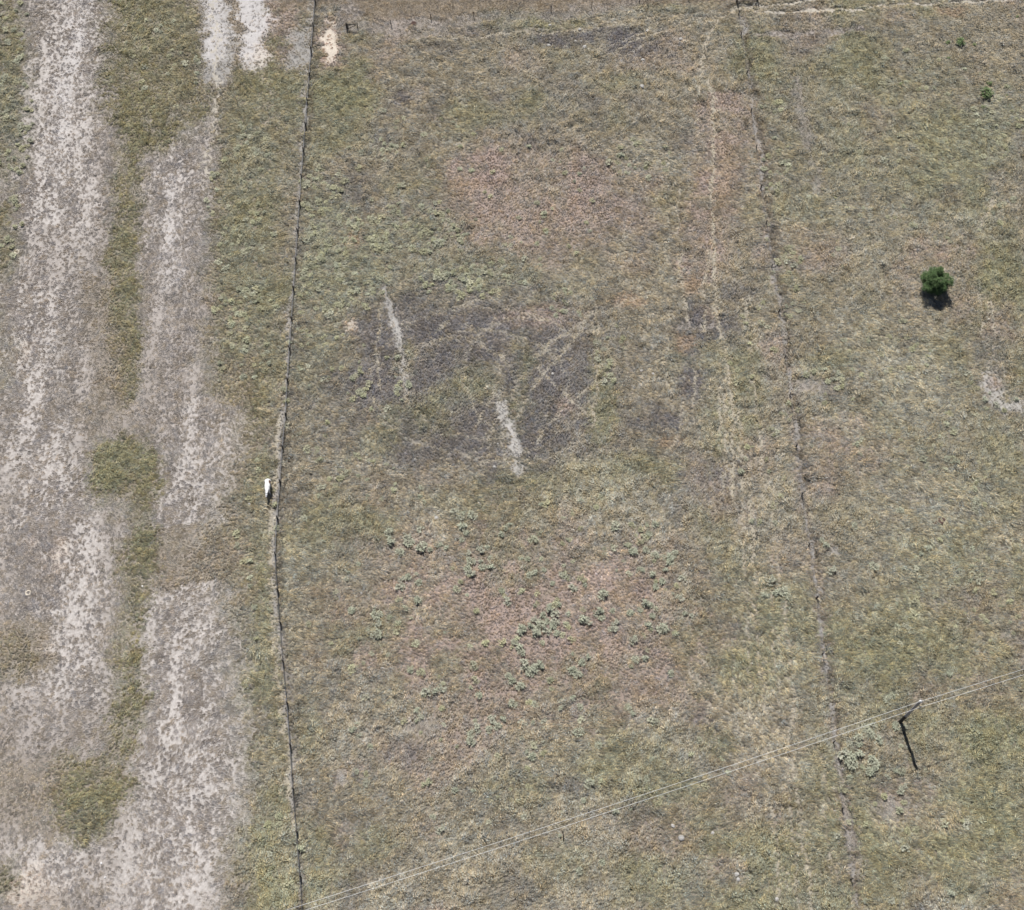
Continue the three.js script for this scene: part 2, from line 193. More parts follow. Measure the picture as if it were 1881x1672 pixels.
el('O', 1660, 290, 120, 60, 0.45); el('O', 1850, 490, 50, 90, 0.5); el('O', 1740, 300, 60, 40, 0.4); el('O', 1830, 860, 60, 90, 0.6); el('O', 1760, 1000, 90, 50, 0.5); el('O', 1740, 1200, 110, 50, 0.55); el('O', 1860, 1060, 40, 60, 0.5); el('O', 1820, 1440, 80, 120, 0.5); el('O', 1600, 1240, 60, 60, 0.4); el('O', 1400, 1130, 30, 40, 0.6); el('O', 1390, 1230, 40, 40, 0.4); el('O', 1530, 660, 50, 24, 0.4); el('O', 1840, 640, 50, 20, 0.3); el('O', 1780, 380, 60, 40, 0.4); el('O', 1700, 1570, 80, 40, 0.4); el('O', 1790, 1560, 110, 90, 0.6); el('O', 1700, 700, 190, 330, 0.35, 0.6); el('H', 1740, 850, 150, 200, 0.4, 0.7); el('H', 1600, 350, 150, 120, 0.35, 0.7); el('H', 1430, 950, 60, 150, 0.4, 0.7); el('O', 1720, 1300, 170, 250, 0.4, 0.6); el('O', 1650, 230, 230, 130, 0.35, 0.6); el('O', 1760, 1340, 90, 50, 0.4);
el('H', 1650, 690, 90, 60, 0.6); el('H', 1700, 740, 70, 60, 0.5); el('H', 1770, 430, 60, 40, 0.5); el('H', 1570, 600, 70, 40, 0.4); el('S', 1840, 220, 60, 40, 0.5); el('S', 1800, 280, 80, 50, 0.4); el('S', 1700, 130, 60, 30, 0.3); el('S', 1480, 560, 30, 30, 0.3); el('P', 1750, 470, 60, 40, 0.5); el('P', 1690, 500, 60, 50, 0.5); el('P', 1715, 560, 75, 40, 0.35); el('H', 1700, 540, 60, 60, 0.4); el('P', 1640, 30, 30, 14, 0.3); el('R', 1740, 22, 30, 8, 0.6); el('D', 1820, 640, 40, 30, 0.32); el('P', 1840, 590, 30, 50, 0.4);
/* lower middle */
el('P', 960, 1140, 290, 180, 0.75, 0.6); el('P', 870, 1105, 80, 55, 0.7); el('P', 930, 1130, 60, 40, 0.6); el('P', 1125, 1090, 60, 55, 0.7); el('R', 1140, 1095, 30, 14, 0.35); el('P', 950, 1240, 60, 45, 0.7); el('P', 1050, 1120, 60, 50, 0.5); el('P', 1080, 1180, 60, 30, 0.5); el('D', 745, 1385, 36, 24, 0.48); el('L', 790, 1335, 40, 16, 0.55); el('D', 925, 1510, 26, 22, 0.40); el('L', 625, 1430, 14, 18, 0.7); el('P', 650, 1410, 24, 16, 0.5); el('L', 565, 1475, 20, 24, 0.4); el('P', 780, 1520, 30, 20, 0.4); el('D', 1050, 1450, 60, 14, 0.36); el('D', 1150, 1500, 70, 30, 0.32); el('P', 1260, 1300, 50, 40, 0.4); el('D', 1280, 1320, 24, 14, 0.40); el('P', 1450, 1490, 40, 40, 0.3); el('P', 630, 1540, 14, 30, 0.4);
el('O', 600, 950, 50, 60, 0.5); el('O', 680, 960, 40, 30, 0.55); el('O', 1180, 870, 60, 40, 0.55); el('O', 1060, 900, 80, 40, 0.4); el('O', 950, 1460, 60, 40, 0.5); el('O', 680, 1550, 50, 30, 0.45); el('O', 560, 1340, 30, 60, 0.4); el('O', 1040, 1590, 80, 40, 0.35); el('O', 1310, 1370, 30, 34, 0.6); el('H', 1250, 1350, 26, 60, 0.6); el('H', 1180, 1330, 50, 40, 0.4); el('H', 1130, 940, 90, 60, 0.4); el('H', 640, 1280, 70, 60, 0.4); el('H', 540, 1560, 40, 60, 0.5); el('B', 1190, 1560, 40, 16, 0.5); el('H', 1290, 1620, 60, 40, 0.4); el('P', 1330, 1600, 40, 30, 0.4);

// worn lines and bare spots cut through all of the above
for (const [hw, w, ...p] of TR) ln(w >= 0.85 ? 'T' : 'V', w >= 0.85 ? 3.4 : Math.max(2.5, hw * 1.1), Math.min(0.95, w + 0.38), p, 0.55, 0.35);
ln('P', 8, 0.3, RF, 0.8, 2); ln('X', 5, 0.8, RF.map((v, i) => i % 2 ? v : v + 4), 0.7, 1.6); ln('K', 3, 0.7, RF, 0.8, 2.2);
ln('K', 7, 0.6, [1366, 40, 1370, 56], 0.6, 0.8); ln('K', 5, 0.7, [1490, 1010, 1500, 1080, 1508, 1160, 1520, 1245], 0.5, 1.2); ln('L', 8, 0.6, [1540, 1420, 1556, 1500, 1560, 1560], 0.6, 1.2);
for (const p of [[1078, 585, 1040, 640, 1000, 690, 965, 740, 945, 770], [955, 620, 1000, 690, 1050, 740, 1090, 765], [1105, 700, 1060, 730, 1010, 780, 985, 810], [880, 770, 905, 720, 920, 650], [1005, 640, 1080, 580, 1250, 520], [820, 860, 900, 850, 1000, 845, 1100, 800]]) ln('V', 2.3, 0.68, p, 0.6, 0.6);
for (const [cx, cy, rx, ry, a0, a1] of [[885, 700, 205, 140, 0.3, 5.6], [890, 705, 150, 100, 1.2, 6.6], [960, 690, 110, 110, 2.2, 5.2], [830, 730, 120, 110, 3.6, 7], [1040, 790, 120, 130, 2.6, 4.9], [760, 720, 160, 150, -0.9, 0.9]]) { const q = []; for (let k = 0; k <= 16; k++) { const a = a0 + (a1 - a0) * k / 16; q.push(cx + Math.cos(a) * rx, cy + Math.sin(a) * ry); } ln('V', 2, 0.5, q, 0.7, 0.6); }
el('N', 1820, 714, 22, 34, 0.85, 0.6); el('P', 1824, 706, 14, 16, 0.5); el('N', 1862, 748, 28, 13, 0.9, 0.5);
ln('K', 6, 0.95, [707, 535, 716, 570, 726, 610, 731, 640], 0.5, 1.2); ln('N', 6, 0.8, [724, 600, 733, 650, 741, 690, 747, 722], 0.6, 1.6); ln('N', 9, 0.9, [925, 758, 934, 785, 943, 812, 947, 835], 0.5, 1.4); el('W', 938, 800, 6, 22, 0.4, 0.8); el('N', 949, 862, 12, 12, 0.9, 0.6); el('Y', 640, 597, 13, 11, 0.65, 0.6);

const fld = new Float32Array(NF);
function sample(x, z) {
  const q1 = vn(x * 0.45 + 31, z * 0.45), q2 = vn(x * 0.45, z * 0.45 + 77), q3 = vn(x * 1.4 + 11, z * 1.4), q4 = vn(x * 1.4, z * 1.4 + 21); const wl = x < -27 ? 2.4 : 1; x += ((q1 - 0.5) * 0.6 + (q3 - 0.5) * 0.45 + (vn(x * 4 + 3, z * 4) - 0.5) * (wl > 1 ? 0.3 : 0)) * wl; z += ((q2 - 0.5) * 0.6 + (q4 - 0.5) * 0.45 + (vn(x * 4, z * 4 + 8) - 0.5) * (wl > 1 ? 0.3 : 0)) * wl;
  const fx = Math.min(NX - 1.001, Math.max(0, (x - X0) / CELL)), fz = Math.min(NZ - 1.001, Math.max(0, (z - Z0) / CELL)), i = fx | 0, j = fz | 0, u = fx - i, v = fz - j, o = (j * NX + i) * NF, w00 = (1 - u) * (1 - v), w10 = u * (1 - v), w01 = (1 - u) * v, w11 = u * v, o2 = o + NX * NF;
  for (let k = 0; k < NF; k++) fld[k] = F[o + k] * w00 + F[o + NF + k] * w10 + F[o2 + k] * w01 + F[o2 + NF + k] * w11;
  return fld;
}
const matNoise = (x, z) => fbm(x * 5.2 + 3, z * 4.4 - 8, 3) + (fbm(x * 0.55 + 9, z * 0.11, 3) - 0.5) * 0.6 + (vn(x * 1.3, z * 0.6) - 0.5) * 0.2 + (vn(x * 13, z * 13) - 0.5) * 0.24;      // where low mats cover the crust

/* ---------------- ground ---------------- */
const VEG = 1.22, SOIL = 0.92;
const ground = new THREE.Group(); ground.name = numbered('ground'); ground.userData.kind = 'structure'; scene.add(ground);
{
  const T = 2048, tw = (X1 - X0) / 2, td = (Z1 - Z0) / 2;
  for (let b = 0; b < 2; b++) for (let a = 0; a < 2; a++) {
    const xa = X0 + a * tw, za = Z0 + b * td, d = new Uint8Array(T * T * 4);
    for (let j = 0; j < T; j++) {
      const z = za + td - (j + 0.5) / T * td;
      for (let i = 0; i < T; i++) {
        const x = xa + (i + 0.5) / T * tw, o = (j * T + i) * 4;
        const wx = (vn(x * 3.1, z * 3.1) - 0.5) * 0.22, wz = (vn(x * 3.1 + 50, z * 3.1 + 9) - 0.5) * 0.22, f = sample(x + wx, z + wz);
        const n1 = vn(x * 9, z * 9), n2 = vn(x * 23 + 4, z * 23), n3 = vn(x * 1.3 + 20, z * 1.3);
        let g = SOIL * (0.72 + 0.26 * n1 + 0.2 * n2 + 0.12 * n3), cr = f[8], r0 = f[0], g0 = f[1], b0 = f[2];
        if (cr > 0.02) { const m = sstep(0.16, 0.7, matNoise(x, z) + (n1 - 0.5) * 0.2) * Math.min(1, cr * 1.1) * Math.min(1, f[6] * 2) * 0.9; r0 += (f[3] * 0.98 - r0) * m; g0 += (f[4] * 0.98 - g0) * m; b0 += (f[5] * 0.98 - b0) * m; }
        d[o] = S8(r0 * g); d[o + 1] = S8(g0 * g); d[o + 2] = S8(b0 * g); d[o + 3] = 255;
      }
    }
    const t = new THREE.DataTexture(d, T, T, THREE.RGBAFormat); t.colorSpace = THREE.SRGBColorSpace; t.magFilter = THREE.LinearFilter; t.minFilter = THREE.LinearMipmapLinearFilter; t.generateMipmaps = true; t.needsUpdate = true;
    const nx = 210, nz = 180, pos = [], uv = [], idx = [];
    for (let j = 0; j <= nz; j++) for (let i = 0; i <= nx; i++) { const x = xa + i / nx * tw, z = za + j / nz * td; pos.push(x, heightAt(x, z), z); uv.push(i / nx, 1 - j / nz); }
    for (let j = 0; j < nz; j++) for (let i = 0; i < nx; i++) { const p = j * (nx + 1) + i; idx.push(p, p + nx + 1, p + 1, p + 1, p + nx + 1, p + nx + 2); }
    const geo = new THREE.BufferGeometry(); geo.setAttribute('position', new THREE.Float32BufferAttribute(pos, 3)); geo.setAttribute('uv', new THREE.Float32BufferAttribute(uv, 2)); geo.setIndex(idx); geo.computeVertexNormals();
    mesh('pasture_ground', geo, new THREE.MeshStandardMaterial({ map: t, roughness: 1 }), ground);
  }
  // the plain goes on around the surveyed field
  const w = 512, d = new Uint8Array(w * w * 4); for (let j = 0; j < w; j++) for (let i = 0; i < w; i++) { const o = (j * w + i) * 4, g = 0.7 + 0.5 * (NT[((j * 7) & 255) * 256 + (i * 5 & 255)]) * 0.5 + 0.25 * vn(i / 16, j / 16), q = vn(i / 2, j / 2) * 0.3; d[o] = S8(0.25 * (g + q)); d[o + 1] = S8(0.215 * (g + q)); d[o + 2] = S8(0.14 * (g + q)); d[o + 3] = 255; }
  const t = new THREE.DataTexture(d, w, w, THREE.RGBAFormat); t.colorSpace = THREE.SRGBColorSpace; t.wrapS = t.wrapT = THREE.RepeatWrapping; t.repeat.set(160, 160); t.magFilter = THREE.LinearFilter; t.needsUpdate = true;
  const geo = new THREE.PlaneGeometry(4000, 4000); geo.rotateX(-Math.PI / 2); geo.translate(0, -0.45, -75);
  mesh('far_ground', geo, new THREE.MeshStandardMaterial({ map: t, roughness: 1 }), ground);
}

/* ---------------- grass and low growth ---------------- */
function bladeSet(seed, n, spreadR, len0, len1, h0, h1, wid0, wid1, fan, tint) {
  const r = rng(seed), p = [], c = [];
  for (let k = 0; k < n; k++) {
    const a0 = r() * 6.283, rr = Math.sqrt(r()) * spreadR, bx = Math.cos(a0) * rr, bz = Math.sin(a0) * rr, az = (r() + r() - 1) * fan, L = len0 + (len1 - len0) * r(), H = h0 + (h1 - h0) * r(), w = (wid0 + (wid1 - wid0) * r()) / 2;
    const dx = Math.cos(az), dz = Math.sin(az), sx = -dz * w, sz = dx * w, mx = bx + dx * L * 0.5, mz = bz + dz * L * 0.5, my = H, tx = bx + dx * L, tz = bz + dz * L, ty = H * (0.55 + 0.75 * r()), tl = (r() - 0.5) * w;
    const A = [bx - sx, -0.02, bz - sz], B = [bx + sx, -0.02, bz + sz], M1 = [mx - sx * 0.9, my - tl, mz - sz * 0.9], M2 = [mx + sx * 0.9, my + tl, mz + sz * 0.9], Tp = [tx, ty, tz];
    p.push(...A, ...B, ...M2, ...A, ...M2, ...M1, ...M1, ...M2, ...Tp);
    const g = 1 - tint + 2 * tint * r(), h = (r() - 0.5) * tint * 0.7; for (let q = 0; q < 9; q++) c.push(g * (1 + h), g, g * (1 - h));
  }
  const geo = new THREE.BufferGeometry(); geo.setAttribute('position', new THREE.Float32BufferAttribute(p, 3)); geo.setAttribute('color', new THREE.Float32BufferAttribute(c, 3)); geo.computeVertexNormals(); return geo;
}
const plantMat = new THREE.MeshStandardMaterial({ color: 0xffffff, vertexColors: true, roughness: 1, side: THREE.DoubleSide });
const kinds = {
  tall: { geo: bladeSet(11, 13, 0.14, 0.26, 0.6, 0.09, 0.27, 0.04, 0.075, 1.0, 0.4), m: [], c: [] },
  tuft: { geo: bladeSet(12, 12, 0.11, 0.14, 0.34, 0.1, 0.28, 0.035, 0.065, 3.14, 0.4), m: [], c: [] },
  mat: { geo: bladeSet(13, 14, 0.13, 0.06, 0.16, 0.03, 0.1, 0.03, 0.06, 3.14, 0.26), m: [], c: [] },
};
{
  const r = rng(99), STEP = 0.182, M = new THREE.Matrix4(), Q = new THREE.Quaternion(), E3 = new THREE.Euler(), Pv = V(0, 0, 0), Sv = V(1, 1, 1);
  const zTop = G(940, -110).z, zBot = G(940, PH + 230).z, slopeL = G(-200, 0), slopeB = G(-230, PH);
  for (let z = zTop; z < zBot; z += STEP) {
    const t = (z - slopeL.z) / (slopeB.z - slopeL.z), hw = -(slopeL.x + (slopeB.x - slopeL.x) * t);
    for (let x = -hw; x < hw; x += STEP) {
      const jx = x + (r() - 0.5) * STEP * 1.3, jz = z + (r() - 0.5) * STEP * 1.3, ra = r(), rb = r(), rc = r(), rd = r();
      const wx = (vn(jx * 3.1, jz * 3.1) - 0.5) * 0.22, wz = (vn(jx * 3.1 + 50, jz * 3.1 + 9) - 0.5) * 0.22, f = sample(jx + wx, jz + wz);
      let dens = f[6], hgt = f[7]; const cr = f[8], left = jx < -27, ju = r(), jr = (left ? 1.5 : 1.0) * (r() + r() - 1), jq = (left ? 1.5 : 1.0) * (r() + r() - 1);
      if (ju < 0.5) { sample(jx + wx + jr, jz + wz + jq); if (left && fld[6] > 0.8) dens = Math.max(dens, 0.55); }
      const clump = vn(jx * 1.1 + 9, jz * 1.1 + 2), fine = vn(jx * 3.4, jz * 3.4 + 33);
      if (cr > 0.3 && !(left && ju < 0.5 && fld[6] > 0.8)) { const m = sstep(0.4, 0.56, matNoise(jx, jz)); dens *= (1 - Math.min(1, cr)) + Math.min(1, cr) * m * 1.9; } else dens *= 0.72 + 0.6 * clump;
      if (ra > dens) continue;
      const k = (cr > 0.3 && !(left && ju < 0.5 && fld[6] > 0.8)) || hgt < 0.56 ? kinds.mat : rb < 0.62 ? kinds.tall : kinds.tuft;
      const ang = 0.5 + (vn(jx * 0.12 + 7, jz * 0.12) - 0.5) * 3.2 + (vn(jx * 0.6, jz * 0.6 + 5) - 0.5) * 1.8 + (rc - 0.5) * 0.9;
      const s = (hgt > 0.9 ? 0.55 + 0.75 * clump * clump + 0.35 * fine : 0.6 + 0.5 * fine) * (0.75 + 0.5 * rd) * 0.9 * (k === kinds.mat ? 1.2 : Math.max(0.6, hgt));
      Pv.set(jx, heightAt(jx, jz), jz); Q.setFromEuler(E3.set(0, ang, 0)); Sv.set(s, s * (0.75 + 0.6 * clump), s); M.compose(Pv, Q, Sv); k.m.push(...M.elements);
      const lum = VEG * (0.78 + 0.3 * fine + 0.22 * vn(jx * 0.5 + 3, jz * 0.5)) * (0.58 + 0.84 * r()), hue = (vn(jx * 1.9 + 60, jz * 1.9) - 0.5) * 0.22 + (r() - 0.5) * 0.14;
      k.c.push(Math.min(0.9, f[3] * lum * (1 + hue * 0.5)), Math.min(0.9, f[4] * lum), Math.min(0.9, f[5] * lum * (1 - hue)));
    }
  }
}
const stuffLabel = { tall: ['dry_grass', 'long dry straw and olive grass lodged over the pasture', 'grass'], tuft: ['grass_tufts', 'short upright grass tufts mixed through the pasture', 'grass'], mat: ['low_ground_cover', 'low brown and grey mat plants on the stony crust ground', 'ground cover'] };
for (const k in kinds) {
  const { geo, m, c } = kinds[k], n = m.length / 16, im = new THREE.InstancedMesh(geo, plantMat, n);
  im.instanceMatrix.array.set(m); im.instanceColor = new THREE.InstancedBufferAttribute(new Float32Array(c), 3);
  im.name = numbered(stuffLabel[k][0]); tag(im, stuffLabel[k][1], stuffLabel[k][2], null, 'stuff'); im.castShadow = im.receiveShadow = true; scene.add(im);
  console.log(k, n);
}
/* ---------------- woody and leafy plants ---------------- */
function leafGeo(list) {                                    // list of [centre, direction, length, width, r, g, b]
  const p = [], c = [], u = V(0, 0, 0), s = V(0, 0, 0), n = V(0, 0, 0);
  for (const [o, d, L, w, r, g, b] of list) {
    u.copy(d).normalize(); s.set(-u.z, (NT[(p.length * 7) & 65535] - 0.5) * 1.2, u.x).normalize(); n.crossVectors(u, s).normalize();
    const a = o, m = o.clone().addScaledVector(u, L * 0.45), l = m.clone().addScaledVector(s, w / 2).addScaledVector(n, w * 0.15), q = m.clone().addScaledVector(s, -w / 2).addScaledVector(n, w * 0.15), t = o.clone().addScaledVector(u, L); t.y -= L * 0.12;
    p.push(a.x, a.y, a.z, l.x, l.y, l.z, m.x, m.y, m.z, a.x, a.y, a.z, m.x, m.y, m.z, q.x, q.y, q.z, l.x, l.y, l.z, t.x, t.y, t.z, m.x, m.y, m.z, m.x, m.y, m.z, t.x, t.y, t.z, q.x, q.y, q.z);
    for (let k = 0; k < 12; k++) c.push(r, g, b);
  }
  const geo = new THREE.BufferGeometry(); geo.setAttribute('position', new THREE.Float32BufferAttribute(p, 3)); geo.setAttribute('color', new THREE.Float32BufferAttribute(c, 3)); geo.computeVertexNormals(); return geo;
}
const leafMat = new THREE.MeshStandardMaterial({ color: 0xffffff, vertexColors: true, roughness: 0.8, side: THREE.DoubleSide });
function shrubGeo(seed, rad, hgt, stems, col, leafL, leafW, fine) {
  const r = rng(seed), L = [];
  for (let s = 0; s < stems; s++) {
    const a = r() * 6.283, q = Math.sqrt(r()) * rad, top = hgt * (1 - 0.55 * (q / rad) ** 2) * (0.65 + 0.5 * r()), cx = Math.cos(a) * q, cz = Math.sin(a) * q, nn = 8 + (r() * 5 | 0);
    for (let k = 0; k < nn; k++) {
      const b = r() * 6.283, up = -0.15 + 0.9 * r(), g = (0.72 + 0.56 * r()) , y = top * (0.35 + 0.65 * r());
      L.push([V(cx * (0.4 + 0.6 * y / top), y, cz * (0.4 + 0.6 * y / top)), V(Math.cos(b), up, Math.sin(b)), leafL * (0.6 + 0.7 * r()), leafW * (0.7 + 0.6 * r()), col[0] * g, col[1] * g * (0.97 + 0.06 * r()), col[2] * g]);
    }
  }
  if (fine) for (let k = 0; k < stems; k++) { const b = r() * 6.283, q = r() * rad; L.push([V(Math.cos(b) * q * 0.4, 0, Math.sin(b) * q * 0.4), V(Math.cos(b) * q, hgt * 0.9, Math.sin(b) * q), hgt * 0.9, 0.03, 0.2, 0.16, 0.11]); }
  return leafGeo(L);
}
const sage = [0.4, 0.4, 0.295];
const shrubGeos = [shrubGeo(31, 0.34, 0.5, 13, sage, 0.2, 0.062, 1), shrubGeo(32, 0.3, 0.42, 10, [0.37, 0.38, 0.275], 0.19, 0.06, 1), shrubGeo(33, 0.4, 0.46, 15, [0.42, 0.415, 0.315], 0.17, 0.06, 1), shrubGeo(34, 0.26, 0.5, 9, [0.38, 0.385, 0.285], 0.22, 0.065, 1)];
const sr = rng(5);
function shrub(px, py, s, label, group) {
  const m = mesh('leafy_shrub', shrubGeos[(sr() * 4) | 0], leafMat); m.position.copy(onGround(px, py)); m.rotation.y = sr() * 6.283; const k = s * 1.3 * (0.85 + 0.3 * sr()); m.scale.set(k, k * (0.85 + 0.3 * sr()), k); return tag(m, label, 'shrub', group);
}
const beds = [
  ["loose scatter right of the horse", 'shrubs right of the horse', [774, 896, .6, 771, 912, .7, 779, 922, .9, 559, 955, .8, 549, 975, .6, 595, 996, .6, 659, 1037, .7, 636, 1065, .6, 640, 1052, .5]],
  ["group below the white dirt streak", 'shrubs below the white streak', [715, 980, 1, 717, 996, 1.1, 748, 988, 1, 751, 998, 1.1, 735, 1016, 1.2, 774, 1006, 1.2, 771, 973, .9, 790, 1010, .8, 835, 940, 1, 850, 945, 1.1, 868, 947, 1.1, 850, 968, 1.2, 858, 980, 1, 847, 993, .9, 929, 970, 1, 921, 983, .9, 936, 964, .7, 807, 1003, 1, 819, 1008, .8, 860, 1019, .8, 865, 1031, 1.1, 860, 1044, 1.1, 864, 1054, 1, 883, 1031, .8, 901, 1026, .7, 901, 1042, .9, 886, 1042, .8, 883, 1011, .9, 895, 1005, .7, 845, 952, .8]],
  ["pink earth's left scatter", 'shrubs left of the pink earth', [748, 1062, 1, 738, 1066, .9, 768, 1070, .9, 735, 1080, 1, 766, 1105, 1.1, 743, 1118, 1, 733, 1105, .7, 648, 1123, 1.2, 692, 1131, 1.1, 694, 1151, 1.1, 692, 1167, 1.2, 677, 1162, .8, 659, 1174, .9, 817, 1162, .7, 753, 1233, .9, 697, 1142, .8, 688, 1120, .7]],
  ["dense mid-field clumps", 'dense clumps on the pink earth', [1027, 1110, .8, 1009, 1118, 1.1, 1019, 1128, 1.1, 996, 1131, .9, 959, 1154, 1.2, 993, 1151, 1.3, 1014, 1151, 1.2, 986, 1164, 1.2, 1024, 1164, 1, 953, 1190, 1.1, 965, 1223, 1.2, 981, 1228, 1.3, 993, 1223, 1.2, 973, 1236, 1.2, 1004, 1142, 1, 983, 1140, .9, 1005, 1160, 1, 975, 1150, .8, 957, 1162, .9, 945, 1180, .8, 958, 1200, .8, 940, 1250, 1, 956, 1262, 1, 934, 1242, .8, 1020, 1142, .9]],
  ["pink earth's right scatter", 'shrubs right on the pink earth', [1129, 968, 1.1, 1204, 963, .9, 1192, 983, .9, 1111, 1019, .9, 1164, 1016, 1.2, 1187, 1011, .8, 1203, 1021, 1, 1231, 1024, 1.1, 1228, 1034, 1.1, 1180, 1049, .9, 1198, 1057, 1.1, 1215, 1070, 1.1, 1203, 1080, 1, 1108, 1094, 1.1, 1187, 1110, 1.1, 1194, 1112, .9, 1205, 1118, .9, 1249, 1100, 1, 1070, 1139, 1.2, 1080, 1144, 1, 1103, 1123, 1, 1124, 1123, .9, 1159, 1128, 1, 1190, 1149, 1.2, 1217, 1157, 1.2, 1126, 1157, 1, 1131, 1146, .8, 1198, 1134, .8, 1175, 1123, .8, 1259, 1128, .8, 1272, 1134, .8, 1052, 1081, 1, 1075, 1076, .8, 1065, 922, 1, 1105, 1135, .9, 1222, 1048, .8, 1240, 1018, .8]],
  ["sparse row above the mid-field clumps", 'sparse row of mid-field shrubs', [983, 1052, .9, 973, 1057, .9, 999, 1048, .7, 1016, 1072, .7, 932, 1105, .9, 1030, 1055, .6]],
  ["scatter above the wires", 'shrubs above the power line', [1050, 1231, 1.1, 1062, 1241, 1.1, 1067, 1218, 1, 1080, 1207, .9, 1052, 1202, .7, 1167, 1213, .9, 1185, 1210, 1, 1233, 1238, .9, 784, 1272, 1, 799, 1272, 1, 811, 1268, .9, 881, 1277, 1, 942, 1293, .9, 904, 1323, .9, 924, 1321, .9, 876, 1339, .9, 865, 1349, .9, 865, 1362, 1, 899, 1341, 1, 915, 1336, .9, 656, 1331, .8, 649, 1341, .9, 654, 1418, .8, 660, 1352, .7, 835, 1451, .9, 870, 1453, .8, 1052, 1283, 1, 1034, 1290, 1, 1065, 1300, .8, 1029, 1303, .7, 983, 1295, .9, 960, 1329, 1, 999, 1339, 1, 978, 1328, .7, 999, 1326, .7, 1062, 1346, 1.1, 1162, 1311, .9, 1157, 1304, .7, 976, 1390, 1.2, 968, 1382, .7, 1101, 1369, .9, 996, 1364, .7, 1198, 1395, .8, 1083, 1441, 1, 1073, 1471, .8, 795, 1502, .8, 809, 1525, .8, 896, 1525, .7, 963, 1499, .8, 1185, 1433, .9]],
  ["ground below the wires", 'shrubs below the power line', [1131, 1492, .9, 1028, 1536, 0.6, 991, 1571, .7, 1107, 1584, .8, 1159, 1487, .6, 1065, 1600, .7, 1538, 1535, .7, 1635, 1658, .8, 1589, 1655, .9, 1746, 1642, 1, 1653, 1454, .9]],
  ["thicket by the pole shadow", 'thicket by the pole shadow', [1589, 1339, 1.1, 1596, 1351, 1.2, 1576, 1359, 1.1, 1614, 1362, 1.1, 1604, 1334, .9, 1561, 1369, .8, 1579, 1369, .9, 1548, 1387, 1.2, 1563, 1392, 1.4, 1576, 1387, 1.3, 1563, 1405, 1.1, 1555, 1398, 1.1, 1604, 1405, 1.2, 1599, 1420, 1.2, 1599, 1395, .9, 1608, 1412, .9, 1644, 1418, .8, 1630, 1428, .7, 1559, 1428, .8, 1584, 1346, .9]],
  ["ring round the pole foot", 'shrubs round the pole foot', [1643, 1337, 1.1, 1660, 1336, .9, 1640, 1280, 1, 1630, 1288, .9, 1648, 1272, .8]],
  ["field right of the post row", 'shrubs right of the post row', [1609, 963, 1, 1569, 968, .8, 1653, 940, .9, 1517, 1004, 1.1, 1510, 994, .7, 1527, 1050, 1.1, 1604, 1042, 1.1, 1704, 1009, 1.1, 1676, 1004, 1, 1658, 1047, .9, 1760, 1050, .9, 1793, 924, 1, 1765, 919, 1, 1745, 900, .9, 1415, 1070, 1.1, 1436, 1088, 1.2, 1424, 1092, 1, 1449, 1098, .9, 1690, 1018, .8, 1404, 1095, 1.1, 1830, 745, .8, 1808, 735, .9, 1792, 738, .8, 1867, 735, .9, 1818, 722, .5]],
];
const ORD = ['first', 'second', 'third', 'fourth', 'fifth', 'sixth', 'seventh', 'eighth', 'ninth', 'tenth', 'eleventh', 'twelfth', 'thirteenth', 'fourteenth', 'fifteenth', 'sixteenth', 'seventeenth', 'eighteenth', 'nineteenth', 'twentieth'];
for (const [where, group, a] of beds) {
  const L = []; for (let i = 0; i < a.length; i += 3) L.push([a[i], a[i + 1], a[i + 2]]);
  const rows = L.length > 20 ? ['upper', 'middle', 'lower'] : L.length > 9 ? ['upper', 'lower'] : [''], byY = [...L].sort((p, q) => p[1] - q[1]), per = Math.ceil(L.length / rows.length);
  rows.forEach((row, k) => byY.slice(k * per, (k + 1) * per).sort((p, q) => p[0] - q[0]).forEach((p, n) => shrub(p[0], p[1], p[2], `${p[2] >= 1.1 ? 'large ' : p[2] <= 0.7 ? 'small ' : ''}grey-green shrub, ${ORD[n]} from left in ${row ? row + ' ' : ''}${where}`, group)));
}
